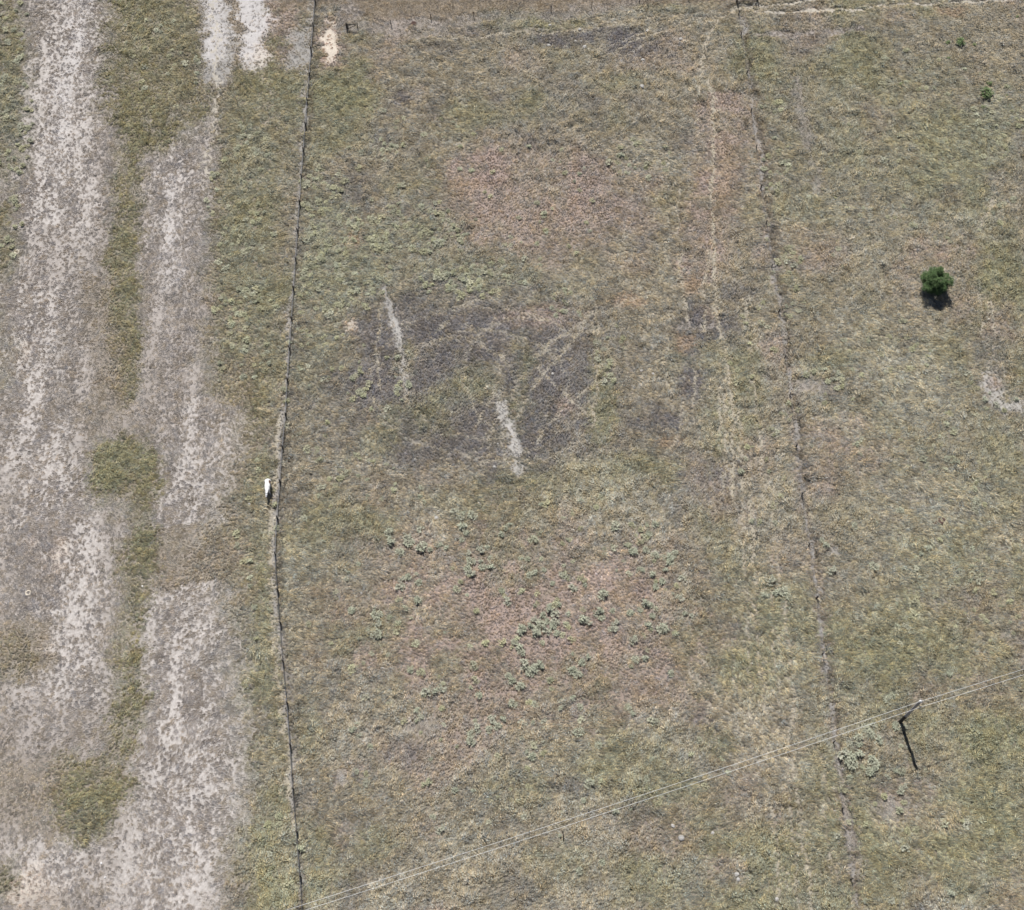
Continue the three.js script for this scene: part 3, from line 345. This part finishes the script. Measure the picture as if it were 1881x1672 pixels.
// the close-grown beds that read as one mass
{
  const r = rng(77), M = new THREE.Matrix4(), Q = new THREE.Quaternion(), E3 = new THREE.Euler(), sets = shrubGeos.map(() => [[], []]);
  const bedsPx = [[640, 480, 85, 95, 260], [770, 430, 95, 60, 190], [850, 505, 100, 45, 120], [585, 560, 36, 95, 110], [600, 360, 50, 60, 90], [610, 430, 50, 40, 90], [970, 508, 26, 16, 22], [1040, 560, 50, 35, 24], [1120, 640, 30, 70, 24], [450, 380, 70, 170, 170], [450, 600, 60, 110, 110], [25, 230, 38, 100, 110], [20, 60, 40, 60, 40], [20, 420, 22, 60, 24], [1840, 210, 55, 50, 60], [1790, 270, 70, 50, 60], [1690, 130, 90, 40, 40], [1420, 160, 30, 60, 26], [1430, 310, 30, 60, 40], [1450, 520, 30, 70, 30], [1510, 700, 45, 25, 30], [1620, 640, 90, 60, 40], [1180, 290, 70, 40, 30], [700, 250, 80, 60, 30], [1750, 880, 90, 70, 40], [1730, 1030, 90, 50, 40], [520, 1560, 40, 70, 30], [1010, 440, 90, 50, 26], [290, 110, 80, 100, 60], [700, 700, 60, 60, 30], [1090, 960, 120, 60, 30], [1600, 450, 120, 80, 20], [640, 880, 90, 60, 26], [470, 1000, 40, 200, 40], [1190, 1180, 60, 60, 16], [1700, 300, 180, 200, 90], [1650, 760, 200, 120, 80], [1750, 1150, 130, 100, 60], [900, 330, 250, 120, 70], [800, 1180, 260, 160, 90], [1100, 1050, 160, 140, 70], [1000, 1400, 350, 120, 80], [1700, 1480, 160, 120, 40], [1400, 700, 60, 300, 60], [600, 700, 80, 200, 70]];
  for (const [cx, cy, rx, ry, n] of bedsPx) for (let k = 0; k < n; k++) {
    const a = r() * 6.283, q = Math.sqrt(r()), p = onGround(cx + Math.cos(a) * q * rx, cy + Math.sin(a) * q * ry); if (vn(p.x * 0.5 + 8, p.z * 0.5) < 0.36) continue;
    const s = 0.55 + 0.6 * r() + 0.45 * r() * r(), w = (r() * 4) | 0, g = 0.74 + 0.42 * r(), olive = r() * 0.2; M.compose(p, Q.setFromEuler(E3.set(0, r() * 6.283, 0)), V(s, s * (0.6 + 0.4 * r()), s)); sets[w][0].push(...M.elements); sets[w][1].push(g * (1 + olive * 0.3), g, g * (1 - olive));
  }
  const bedLabel = ['close-grown bed of rounded grey-green shrubs', 'close-grown bed of small grey-green shrubs', 'close-grown bed of broad pale shrubs', 'close-grown bed of upright grey-green shrubs'];
  sets.forEach(([m, c], w) => { const im = new THREE.InstancedMesh(shrubGeos[w], leafMat, m.length / 16); im.instanceMatrix.array.set(m); im.instanceColor = new THREE.InstancedBufferAttribute(new Float32Array(c), 3); im.name = numbered('shrub_bed'); tag(im, bedLabel[w] + ' spread over the pasture', 'shrubs', null, 'stuff'); im.castShadow = im.receiveShadow = true; scene.add(im); });
}
// bright green bushes in the far right corner
{
  const gr = [0.14, 0.2, 0.075], gb = [shrubGeo(41, 0.42, 0.7, 20, gr, 0.16, 0.07, 1), shrubGeo(42, 0.3, 0.45, 12, [0.17, 0.22, 0.085], 0.15, 0.06, 1)];
  for (const [px, py, s, w, l] of [[1810, 178, 2, 0, 'bright green bush, largest of the green bushes in the far right corner'], [1806, 199, 1.1, 1, 'small green bush just below the largest green bush'], [1816, 155, 1.2, 1, 'small green bush just above the largest green bush'], [1762, 82, 1.5, 0, 'bright green bush near the far right corner, highest in the picture'], [1741, 80, 1, 1, 'small green bush left beside the highest green bush'], [1789, 84, 1, 1, 'small green bush right beside the highest green bush'], [1655, 157, 1.2, 1, 'yellow-green bush standing alone left of the green bushes'], [1742, 108, .7, 1, 'dark green bush under the highest green bush'], [1868, 33, .7, 1, 'small yellow-green bush by the right edge near the top'], [1690, 120, .6, 1, 'low green bush midway between the lone bush and the green pair'], [1848, 178, .6, 1, 'small green bush at the right of the largest green bush'], [1537, 443, .5, 1, 'small yellow-green bush in the open grass above the tree'], [1640, 584, .6, 1, 'small dark green bush down left of the lone tree'], [1446, 478, .6, 1, 'small bright green bush beside the post row'], [1408, 160, .6, 1, 'small green bush by the far end of the post row']]) {
    const m = mesh('green_bush', gb[w], leafMat); m.position.copy(onGround(px, py)); m.rotation.y = sr() * 6.28; m.scale.setScalar(s); tag(m, l, 'bush', 'green bushes of the right field');
  }
}
// the lone tree
{
  const base = onGround(1712, 533), t = thing('lone_tree', 'lone round dark green tree casting a black shadow on the right field', 'tree', null, base), r = rng(61);
  const bark = mat(0.16, 0.125, 0.095, 0.95), parts = [taper(V(0, -0.15, 0), V(0.05, 0.7, 0), 0.13, 0.1), taper(V(0.05, 0.7, 0), V(-0.1, 1.3, 0.1), 0.1, 0.06)];
  const limbs = []; const lobes = [];
  for (let k = 0; k < 26; k++) { const a = k * 2.399 + r() * 0.5, y = 0.85 + 2.1 * ((k + 0.5) / 26), R = 1.42 * Math.sqrt(Math.max(0.05, 1 - ((y - 1.8) / 1.5) ** 2)) * (0.55 + 0.5 * r()); lobes.push([V(Math.cos(a) * R + 0.05, y + 0.25 * (r() - 0.5), Math.sin(a) * R), 0.26 + 0.3 * r()]); }
  for (const [c, q] of lobes) if (q > 0.42) limbs.push(taper(V(0.03, 0.55 + 0.2 * r(), 0), c.clone().multiplyScalar(0.9), 0.05, 0.014, 5));
  mesh('trunk', mergeGeometries(parts), bark, t); mesh('limb', mergeGeometries(limbs), bark, t);
  const L = [];
  for (const [c, q] of lobes) for (let k = 0, kn = 1500 * q * (0.7 + 0.5 * r()); k < kn; k++) {
    const d = V(r() - 0.5, r() - 0.5, r() - 0.5).normalize(), s = q * (0.35 + 0.95 * r()), o = c.clone().addScaledVector(d, s), g = 0.7 + 0.6 * r(); if (o.y < 0.2) continue;
    L.push([o, V(d.x + r() - 0.5, d.y * 0.6 + r() * 0.6 - 0.35, d.z + r() - 0.5), 0.09 + 0.08 * r(), 0.045 + 0.03 * r(), 0.085 * g, 0.142 * g * (0.92 + 0.16 * r()), 0.046 * g]);
  }
  mesh('crown', leafGeo(L), leafMat, t);
}
/* ---------------- stones, mounds, sticks ---------------- */
function stoneGeo(seed) { const g = new THREE.IcosahedronGeometry(1, 2), p = g.attributes.position; for (let i = 0; i < p.count; i++) { const x = p.getX(i), y = p.getY(i), z = p.getZ(i), k = 0.72 + 0.55 * fbm(x * 1.3 + seed, z * 1.3 + y * 1.9, 2); p.setXYZ(i, x * k, y * k * 0.6, z * k * 0.85); } g.computeVertexNormals(); return g; }
const stoneGeos = [stoneGeo(1.5), stoneGeo(7.7), stoneGeo(13.1)], stoneMat = mat(0.42, 0.4, 0.37, 0.95), whiteStone = mat(0.7, 0.69, 0.67, 0.8);
[[1010, 46, .22, 'pale stone at the left of the far stone scatter, nearest the far fence'], [1065, 54, .24, 'pale stone above the left dark patch of the far stone scatter'], [1190, 57, .3, 'large pale stone above the right dark patch near the far fence'], [1175, 42, .2, 'pale stone uppermost right in the far stone scatter'], [1057, 75, .18, 'small pale stone of the close pair in the left dark patch'], [1068, 75, .17, 'right stone of the close pair in the left dark patch'], [1074, 87, .32, 'largest white stone just below the left dark patch'], [1008, 83, .26, 'pale stone on the left half of the left dark patch'], [1064, 98, .16, 'small pale stone just under the largest white stone'], [1181, 110, .26, 'pale stone below the right dark patch'], [1251, 71, .28, 'pale stone right of the right dark patch'], [1248, 84, .2, 'smaller stone below the stone right of the dark patch'], [1179, 159, .34, 'large pale stone alone in the green grass below the dark patches'], [1172, 198, .22, 'pale stone upper of three in a column below the large lone stone'], [1177, 213, .24, 'pale stone in the middle of the column below the large lone stone'], [1164, 226, .2, 'pale stone third in the column below the large lone stone'], [1161, 246, .2, 'pale stone lowest in the column below the large lone stone'],
  [802, 952, .3, 'white stone left of the grey-green shrub clumps in mid-field'], [805, 938, .14, 'tiny pale stone just above the mid-field white stone'], [702, 1229, .26, 'pale stone at the end of the faint track on the pink earth'], [881, 924, .24, 'pale grey stone under the smaller white dirt streak'], [664, 1090, .15, 'small pale stone on the pink earth right of the long fence'], [1251, 1540, .32, 'white stone under the power line, largest of the lower stones'], [1309, 1531, .2, 'pale stone right of the largest lower stone'], [1353, 1607, .26, 'pale stone upper of the close pair near the lower edge'], [1356, 1616, .22, 'pale stone lower of the close pair near the lower edge'], [1089, 1529, .2, 'pale stone just below the wires left of the lower white stone'], [1236, 1518, .22, 'pale flat stone between the wires and the largest lower stone'], [1427, 1653, .24, 'pale stone near the lower edge by the right trail'], [1015, 687, .2, 'pale stone inside the dark scorched ring'], [1178, 682, .22, 'pinkish stone left of the pair right of the scorched ring'], [1199, 688, .22, 'pinkish stone right of the pair right of the scorched ring'], [914, 815, .15, 'tiny white stone left of the thick white dirt streak'], [908, 857, .2, 'white stone left of the foot of the thick white dirt streak'], [458, 927, .18, 'white stone on the left ground beside the horse'], [1493, 770, .17, 'pale stone right of the post row in the right field'], [1638, 41, .22, 'pale stone in the far right grass below the trail']]
  .forEach(([px, py, s, l], i) => { const m = mesh('stone', stoneGeos[i % 3], stoneMat); m.position.copy(onGround(px, py)); m.position.y += s * 0.35; m.rotation.set(0, i * 1.7, 0); m.scale.setScalar(s); tag(m, l, 'stone', 'loose stones'); });
[[203, 596, .16, 'bright white scrap on the left crust ground, alone at mid-height'], [186, 1586, .2, 'white scrap at the lower left below the green patch'], [193, 1612, .16, 'smaller white scrap below the other lower left scrap'], [6, 119, .18, 'white scrap at the left edge among the green shrubs'], [262, 1078, .2, 'pale bluish scrap in the narrow green strip on the left'], [209, 681, .15, 'pale scrap below the bright white scrap on the crust']]
  .forEach(([px, py, s, l], i) => { const m = mesh('white_scrap', stoneGeos[(i + 1) % 3], whiteStone); m.position.copy(onGround(px, py)); m.position.y += s * 0.3; m.rotation.y = i * 2.1; m.scale.set(s * 0.65, s * 0.4, s * 0.5); tag(m, l, 'litter', 'white scraps'); });
{
  const ring = new THREE.TorusGeometry(0.24, 0.09, 8, 20); ring.rotateX(Math.PI / 2); ring.scale(1, 0.8, 1); { const p = ring.attributes.position; for (let i = 0; i < p.count; i++) { const k = 1 + 0.3 * (vn(p.getX(i) * 9 + 4, p.getZ(i) * 9) - 0.5); p.setXYZ(i, p.getX(i) * k, p.getY(i), p.getZ(i) * k); } ring.computeVertexNormals(); }
  const ms = mat(0.6, 0.53, 0.43, 1);
  for (const [px, py, l] of [[31, 463, 'pale ring of loose soil at the left edge, upper one'], [52, 1090, 'pale ring of loose soil on the left brown patch, lower one']]) { const m = mesh('ant_mound', ring, ms); m.position.copy(onGround(px, py)); m.position.y += 0.03; tag(m, l, 'soil mound', 'pale soil rings'); }
  const heap = (() => { const g = new THREE.SphereGeometry(1, 20, 10, 0, 6.2832, 0, 1.6), p = g.attributes.position; for (let i = 0; i < p.count; i++) { const x = p.getX(i), z = p.getZ(i), k = 0.75 + 0.5 * fbm(x * 2 + 3, z * 2 + 1, 3); p.setXYZ(i, x * k, p.getY(i) * 0.45 * (0.5 + vn(x * 3, z * 3)), z * k); } g.computeVertexNormals(); return g; })(), hm = mat(0.1, 0.062, 0.05, 1);
  for (const [px, py, s, l] of [[1730, 958, .5, 'larger dark red-brown earth heap in the right field'], [1720, 962, .3, 'small dark earth heap touching the larger red-brown heap'], [1856, 934, .42, 'dark red-brown earth heap close to the right edge'], [760, 44, .4, 'reddish earth heap beside the far fence']]) { const m = mesh('earth_heap', heap, hm); m.position.copy(onGround(px, py)); m.scale.setScalar(s); m.rotation.y = px; tag(m, l, 'earth heap', 'dug earth heaps'); }
  const wood = mat(0.05, 0.042, 0.036, 0.95);
  const stick = (l, pts, r0) => { const P = pts.map(([a, b, y]) => { const p = onGround(a, b); p.y += y; return p; }), o = P[0].clone(), t = thing('fallen_branch', l, 'branch', 'fallen branches', o), g = []; for (let i = 0; i + 1 < P.length; i++) g.push(taper(P[i].clone().sub(o), P[i + 1].clone().sub(o), r0 * (1 - 0.2 * i), r0 * (0.8 - 0.2 * i), 6)); mesh('bough', mergeGeometries(g), wood, t); const q = P[1].clone().sub(o); mesh('twig', taper(q, q.clone().add(V(0.25, 0.16, 0.3)), r0 * 0.6, r0 * 0.2, 5), wood, t); };
  stick('dark broken branch lying across the grass by the post row', [[1446, 964, .06], [1456, 961, .1], [1468, 957, .08], [1482, 952, .04]], 0.06);
  stick('short dark branch lying left beside the long fence', [[508, 1356, .05], [513, 1358, .08], [518, 1359, .05], [520, 1359, .04]], 0.05);
  stick('dark stick leaning in the grass below the far fence corner', [[736, 69, .03], [737, 66, .3], [737, 62, .6], [735, 60, .7]], 0.05);
  stick('thin dead stem standing upright just below the wires', [[1036, 1546, .03], [1035, 1540, .4], [1034, 1535, .8], [1031, 1530, 1.2]], 0.07);
  stick('thin dark bent stake standing by the narrow left trail', [[436, 200, .03], [437, 196, .3], [437, 192, .55], [434, 188, .8]], 0.05);
}
/* ---------------- fences ---------------- */
const oldWood = mat(0.075, 0.066, 0.058, 0.9), paleWood = mat(0.4, 0.36, 0.31, 0.9), wireMat = mat(0.27, 0.27, 0.28, 0.6, { metalness: 0.4 });
function postGeo(seed, r, h) { const g = new THREE.CylinderGeometry(r * 0.82, r, h + 0.35, 9, 4), p = g.attributes.position; g.translate(0, (h - 0.35) / 2, 0); for (let i = 0; i < p.count; i++) { const y = p.getY(i), k = 1 + 0.3 * (vn(p.getX(i) * 11 + seed, p.getZ(i) * 11 + y * 1.7) - 0.5), b = 0.05 * (vn(y * 1.5 + seed, 3) - 0.5); p.setXYZ(i, p.getX(i) * k + b, y, p.getZ(i) * k + b); } g.computeVertexNormals(); return g; }
const postGeos = [postGeo(1, 0.07, 1), postGeo(5, 0.06, 1), postGeo(9, 0.08, 1)];
function fence(name, label, tops, h, woven, lean = 0.04, material = oldWood, fat = 1) {
  const P = tops.map(([x, y]) => { const p = G(x, y, h); p.y = heightAt(p.x, p.z); return p; }), o = P[0].clone(), f = thing(name, label, 'fence', null, o), r = rng(tops.length * 31), tip = [];
  P.forEach((p, i) => { const m = mesh('post', postGeos[i % 3], material, f); m.position.copy(p).sub(o); const lx = (r() - 0.5) * lean * 2, lz = (r() - 0.5) * lean * 2, hh = h * (0.92 + 0.16 * r()); m.rotation.set(lz, 0, -lx); m.scale.set(fat, hh, fat); tip.push([lx, lz]); });
  for (let i = 0; i + 1 < P.length; i++) {
    const a = P[i].clone().sub(o), b = P[i + 1].clone().sub(o), at = (t, y) => V(a.x + (b.x - a.x) * t + y * (tip[i][0] * (1 - t) + tip[i + 1][0] * t), a.y + (b.y - a.y) * t + y, a.z + (b.z - a.z) * t + y * (tip[i][1] * (1 - t) + tip[i + 1][1] * t)), g = [], len = a.distanceTo(b);
    if (woven) {
      for (let k = 0; k < 9; k++) { const y = 0.06 + k * 0.105; for (let s = 0; s < 3; s++) g.push(taper(at(s / 3, y - (s === 1 ? 0.015 : 0)), at((s + 1) / 3, y - (s === 1 ? 0 : 0.015) * (s < 2 ? 1 : 0)), 0.005, 0.005, 4)); }
      const n = Math.round(len / 0.16); for (let k = 1; k < n; k++) g.push(taper(at(k / n, 0.05), at(k / n, 0.9), 0.004, 0.004, 3));
      mesh('woven_wire', mergeGeometries(g), wireMat, f);
    } else for (const y of [0.35, 0.65, 0.92]) { const g2 = [taper(at(0, y), at(0.5, y - 0.03), 0.004, 0.004, 4), taper(at(0.5, y - 0.03), at(1, y), 0.004, 0.004, 4)]; mesh('wire', mergeGeometries(g2), wireMat, f); }
  }
  return f;
}
fence('wire_fence', 'long woven wire fence with dark posts running down beside the horse', [[577, -6], [573.3, 42], [569.5, 85.5], [567, 132.7], [563, 178.6], [559.3, 224.5], [555.5, 271.7], [551.6, 319], [548.3, 367.4], [545, 420], [541.4, 472], [537, 524.6], [533.8, 580.7], [530, 635.6], [526, 694], [522.3, 756.7], [516.7, 816.7], [512, 880], [507, 947], [503, 1013.7], [508.3, 1081], [512.9, 1141], [518.5, 1212.7], [524.8, 1287.7], [530.5, 1365.5], [536.3, 1446], [542.7, 1525], [549, 1608], [555, 1692]], 1.02, true, 0.05, oldWood, 1.3);
fence('post_fence', 'row of widely spaced dark leaning posts down the right side', [[1358.6, 18], [1363, 57], [1373.5, 126], [1382, 195], [1391, 265], [1400, 338], [1409, 404], [1420, 484], [1432, 568], [1443, 653], [1453, 722], [1465, 815], [1475, 905], [1488, 998], [1502, 1095], [1512, 1198], [1534, 1360], [1550, 1484], [1565, 1613]], 0.85, false, 0.09, oldWood, 1.15);
fence('far_fence', 'far post and wire fence along the brown field at the top', [[655, 42], [717.5, 36], [791, 25.5], [870, 22], [937, 16], [1012.7, 9], [1087.4, 2.5], [1176, -6], [1265, -13], [1352, -18]], 0.98, false, 0.06, oldWood, 0.8);
{ // corner brace of the far fence
  const a = G(636, 44, 1.1), b = G(655, 44, 1.1); a.y = heightAt(a.x, a.z); b.y = heightAt(b.x, b.z); const t = thing('corner_brace', 'dark corner post with brace rails where the far fence starts', 'fence brace', null, a), d = b.clone().sub(a);
  mesh('post', postGeo(3, 0.12, 1.25), oldWood, t); mesh('rail', taper(V(0, 1.05, 0), V(d.x - 0.15, 0.95, d.z), 0.06, 0.05), oldWood, t); mesh('rail', taper(V(0.05, 0.25, 0.05), V(d.x - 0.15, 0.85, d.z + 0.05), 0.05, 0.05), oldWood, t); mesh('rail', taper(V(0.1, 1.0, 0.06), V(0.5, -0.05, 0.9), 0.05, 0.05), oldWood, t);
}
{ // gate by the trail junction
  const a = G(1356, -9, 1.25), b = G(1394, -10, 1.2); a.y = heightAt(a.x, a.z); b.y = heightAt(b.x, b.z); const t = thing('field_gate', 'dark wooden gate frame at the top where the trails meet', 'gate', null, a), d = b.clone().sub(a);
  mesh('post', postGeo(4, 0.13, 1.35), oldWood, t); const p2 = mesh('post', postGeo(6, 0.11, 1.25), oldWood, t); p2.position.copy(d);
  for (const y of [0.3, 0.62, 0.95]) mesh('rail', taper(V(0.1, y, 0.05), V(d.x - 0.1, y, d.z + 0.05), 0.05, 0.05), oldWood, t);
  mesh('brace', taper(V(0.12, 0.3, 0.12), V(d.x - 0.12, 0.95, d.z + 0.12), 0.04, 0.04), oldWood, t);
}
/* ---------------- power line ---------------- */
const poleMat = mat(0.36, 0.355, 0.37, 0.75), poleFoot = mat(0.05, 0.045, 0.04, 0.95), porcelain = mat(0.85, 0.85, 0.83, 0.3), cable = mat(0.92, 0.92, 0.9, 0.6);
const PB = onGround(1653, 1327), PA = 17.55 * Math.PI / 180, dirW = V(Math.cos(PA), 0, -Math.sin(PA)), side = V(Math.sin(PA), 0, Math.cos(PA));
const spans = [-86, 0, 60], tops = [];
spans.forEach((s, i) => {
  const b = PB.clone().addScaledVector(dirW, s); if (s) b.y = -0.1; const H = 7.3;
  const t = thing('utility_pole', s ? (s < 0 ? 'utility pole that carries the wires beyond the lower left' : 'utility pole that carries the wires beyond the right edge') : 'tall utility pole with white cap and long black shadow at lower right', 'utility pole', null, b);
  mesh('foot', taper(V(0, -0.4, 0), V(0, 2.3, 0), 0.19, 0.172, 16), poleFoot, t); mesh('shaft', taper(V(0, 2.3, 0), V(0, H - 0.1, 0), 0.165, 0.13, 16), poleMat, t);
  mesh('cap_insulator', new THREE.LatheGeometry([[0.001, 0.42], [0.06, 0.4], [0.08, 0.34], [0.13, 0.3], [0.15, 0.22], [0.09, 0.18], [0.14, 0.1], [0.1, 0.02], [0.001, 0]].map(q => new THREE.Vector2(q[0], q[1])), 16).translate(0, H - 0.12, 0), porcelain, t);
  const bk = mesh('bracket', taper(V(side.x * 0.1, H - 0.62, side.z * 0.1), V(side.x * 0.42, H - 0.56, side.z * 0.42), 0.035, 0.03, 8), poleMat, t);
  mesh('side_insulator', new THREE.LatheGeometry([[0.001, 0.2], [0.05, 0.19], [0.07, 0.12], [0.06, 0.08], [0.08, 0.03], [0.001, 0]].map(q => new THREE.Vector2(q[0], q[1])), 12).translate(side.x * 0.42, H - 0.55, side.z * 0.42), porcelain, bk);
  tops.push([b.clone().add(V(0, H + 0.12, 0)), b.clone().add(V(side.x * 0.42, H - 0.42, side.z * 0.42))]);
});
for (let w = 0; w < 2; w++) for (let i = 0; i < 2; i++) {
  const a = tops[i][w], b = tops[i + 1][w], L = a.distanceTo(b), sag = L * L / 86 / 86 * 1.9, pts = []; for (let k = 0; k <= 40; k++) { const u = k / 40; pts.push(a.clone().lerp(b, u).add(V(0, -4 * sag * u * (1 - u), 0))); }
  const m = mesh('power_wire', new THREE.TubeGeometry(new THREE.CatmullRomCurve3(pts), 80, 0.013, 5), cable); tag(m, (w ? 'lower' : 'upper') + ' power wire running ' + (i ? 'right from the utility pole to the edge' : 'left from the utility pole across the lower field'), 'power wire', 'power line wires');
}
/* ---------------- the horse ---------------- */
{
  const R = G(491.3, 883, 1.2), Hd = G(490.6, 909, 1.15), yaw = Math.atan2(Hd.x - R.x, Hd.z - R.z), base = R.clone().lerp(Hd, 0.4); base.y = heightAt(base.x, base.z);
  const t = thing('horse', 'white horse with a brown hip patch standing left of the long fence', 'horse', null, base); t.rotation.y = yaw;
  const B = [], cap = (a, b, ra, rb) => B.push([V(...a), V(...b), ra, rb]);
  cap([0, 1.14, -0.62], [0, 1.1, 0.0], 0.27, 0.3); cap([0, 1.1, 0], [0, 1.13, 0.42], 0.3, 0.24); cap([0, 1.2, 0.4], [-0.03, 1.27, 0.86], 0.18, 0.12); cap([-0.03, 1.27, 0.84], [-0.06, 1.2, 1.08], 0.115, 0.1); cap([-0.06, 1.2, 1.06], [-0.1, 1.1, 1.34], 0.1, 0.068);
  cap([-0.09, 1.33, 0.9], [-0.12, 1.44, 0.9], 0.03, 0.012); cap([0.03, 1.33, 0.9], [0.06, 1.44, 0.9], 0.03, 0.012);
  for (const s of [-1, 1]) {
    cap([s * 0.15, 1.02, 0.4], [s * 0.15, 0.52, 0.42 + s * 0.06], 0.125, 0.06); cap([s * 0.15, 0.52, 0.42 + s * 0.06], [s * 0.15, 0.12, 0.4 + s * 0.06], 0.058, 0.04); cap([s * 0.15, 0.12, 0.4 + s * 0.06], [s * 0.15, 0.03, 0.44 + s * 0.06], 0.045, 0.055);
    cap([s * 0.16, 1.05, -0.66], [s * 0.17, 0.72, -0.56 + s * 0.05], 0.2, 0.1); cap([s * 0.17, 0.72, -0.56 + s * 0.05], [s * 0.16, 0.5, -0.78 + s * 0.05], 0.095, 0.062); cap([s * 0.16, 0.5, -0.78 + s * 0.05], [s * 0.16, 0.13, -0.76 + s * 0.05], 0.056, 0.042); cap([s * 0.16, 0.13, -0.76 + s * 0.05], [s * 0.16, 0.03, -0.71 + s * 0.05], 0.046, 0.056);
  }
  const n = 96, mc = new MarchingCubes(n, new THREE.MeshBasicMaterial(), false, false, 60000), SC = 1.3, C0 = V(0, 0.8, 0.2), q = V(0, 0, 0), ab = V(0, 0, 0), aq = V(0, 0, 0);
  for (let k = 0; k < n; k++) for (let j = 0; j < n; j++) for (let i = 0; i < n; i++) {
    q.set((i - n / 2) / (n / 2) * SC, (j - n / 2) / (n / 2) * SC, (k - n / 2) / (n / 2) * SC).add(C0); let s = 0;
    if (Math.abs(q.x) < 0.6) for (const [a, b, ra, rb] of B) { ab.subVectors(b, a); aq.subVectors(q, a); const u = Math.min(1, Math.max(0, aq.dot(ab) / ab.lengthSq())); s += Math.exp(-32 * (aq.addScaledVector(ab, -u).length() - ra - (rb - ra) * u)); }
    mc.field[k * n * n + j * n + i] = s > 1e-9 ? Math.max(-1, Math.log(s) / 32) : -1;
  }
  mc.isolation = 0; mc.update(); const cnt = mc.count, geo = new THREE.BufferGeometry(), pos = new Float32Array(cnt * 3), col = new Float32Array(cnt * 3);
  for (let i = 0; i < cnt; i++) { const x = mc.positionArray[i * 3] * SC + C0.x, y = mc.positionArray[i * 3 + 1] * SC + C0.y, z = mc.positionArray[i * 3 + 2] * SC + C0.z; pos.set([x, y, z], i * 3); const br = Math.hypot((x - 0.24) / 0.17, (y - 1.2) / 0.24, (z + 0.45) / 0.24) + (vn(x * 9, z * 9 + y * 5) - 0.5) * 0.6 < 1, hf = y < 0.07; col.set(hf ? [0.08, 0.07, 0.06] : z > 1.3 ? [0.25, 0.22, 0.21] : br ? [0.22, 0.12, 0.08] : [0.86, 0.85, 0.83], i * 3); }
  geo.setAttribute('position', new THREE.BufferAttribute(pos, 3)); geo.setAttribute('normal', new THREE.BufferAttribute(new Float32Array(mc.normalArray.slice(0, cnt * 3)), 3)); geo.setAttribute('color', new THREE.BufferAttribute(col, 3));
  mesh('body', geo, new THREE.MeshStandardMaterial({ vertexColors: true, color: 0xffffff, roughness: 0.75 }), t);
  const hair = mat(0.38, 0.35, 0.31, 0.85), r = rng(8), mane = [], tail = [];
  for (let k = 0; k < 40; k++) { const u = k / 39, a = V(0, 1.38 - 0.02 * u, 0.42 + 0.5 * u); mane.push(taper(a, a.clone().add(V(-0.1 - 0.08 * r(), -0.1 - 0.12 * r(), 0.02)), 0.016, 0.004, 4)); }
  for (let k = 0; k < 26; k++) { const o = V((r() - 0.5) * 0.05, 1.2, -0.88), m2 = V((r() - 0.5) * 0.12, 0.9, -1.0 - 0.05 * r()); tail.push(taper(o, m2, 0.022, 0.018, 4), taper(m2, V((r() - 0.5) * 0.16, 0.5 + 0.15 * r(), -0.98), 0.018, 0.004, 4)); }
  mesh('mane', mergeGeometries(mane), hair, t); mesh('tail', mergeGeometries(tail), hair, t);
}
renderer.setSize(1024, 910);
renderer.render(scene, camera);
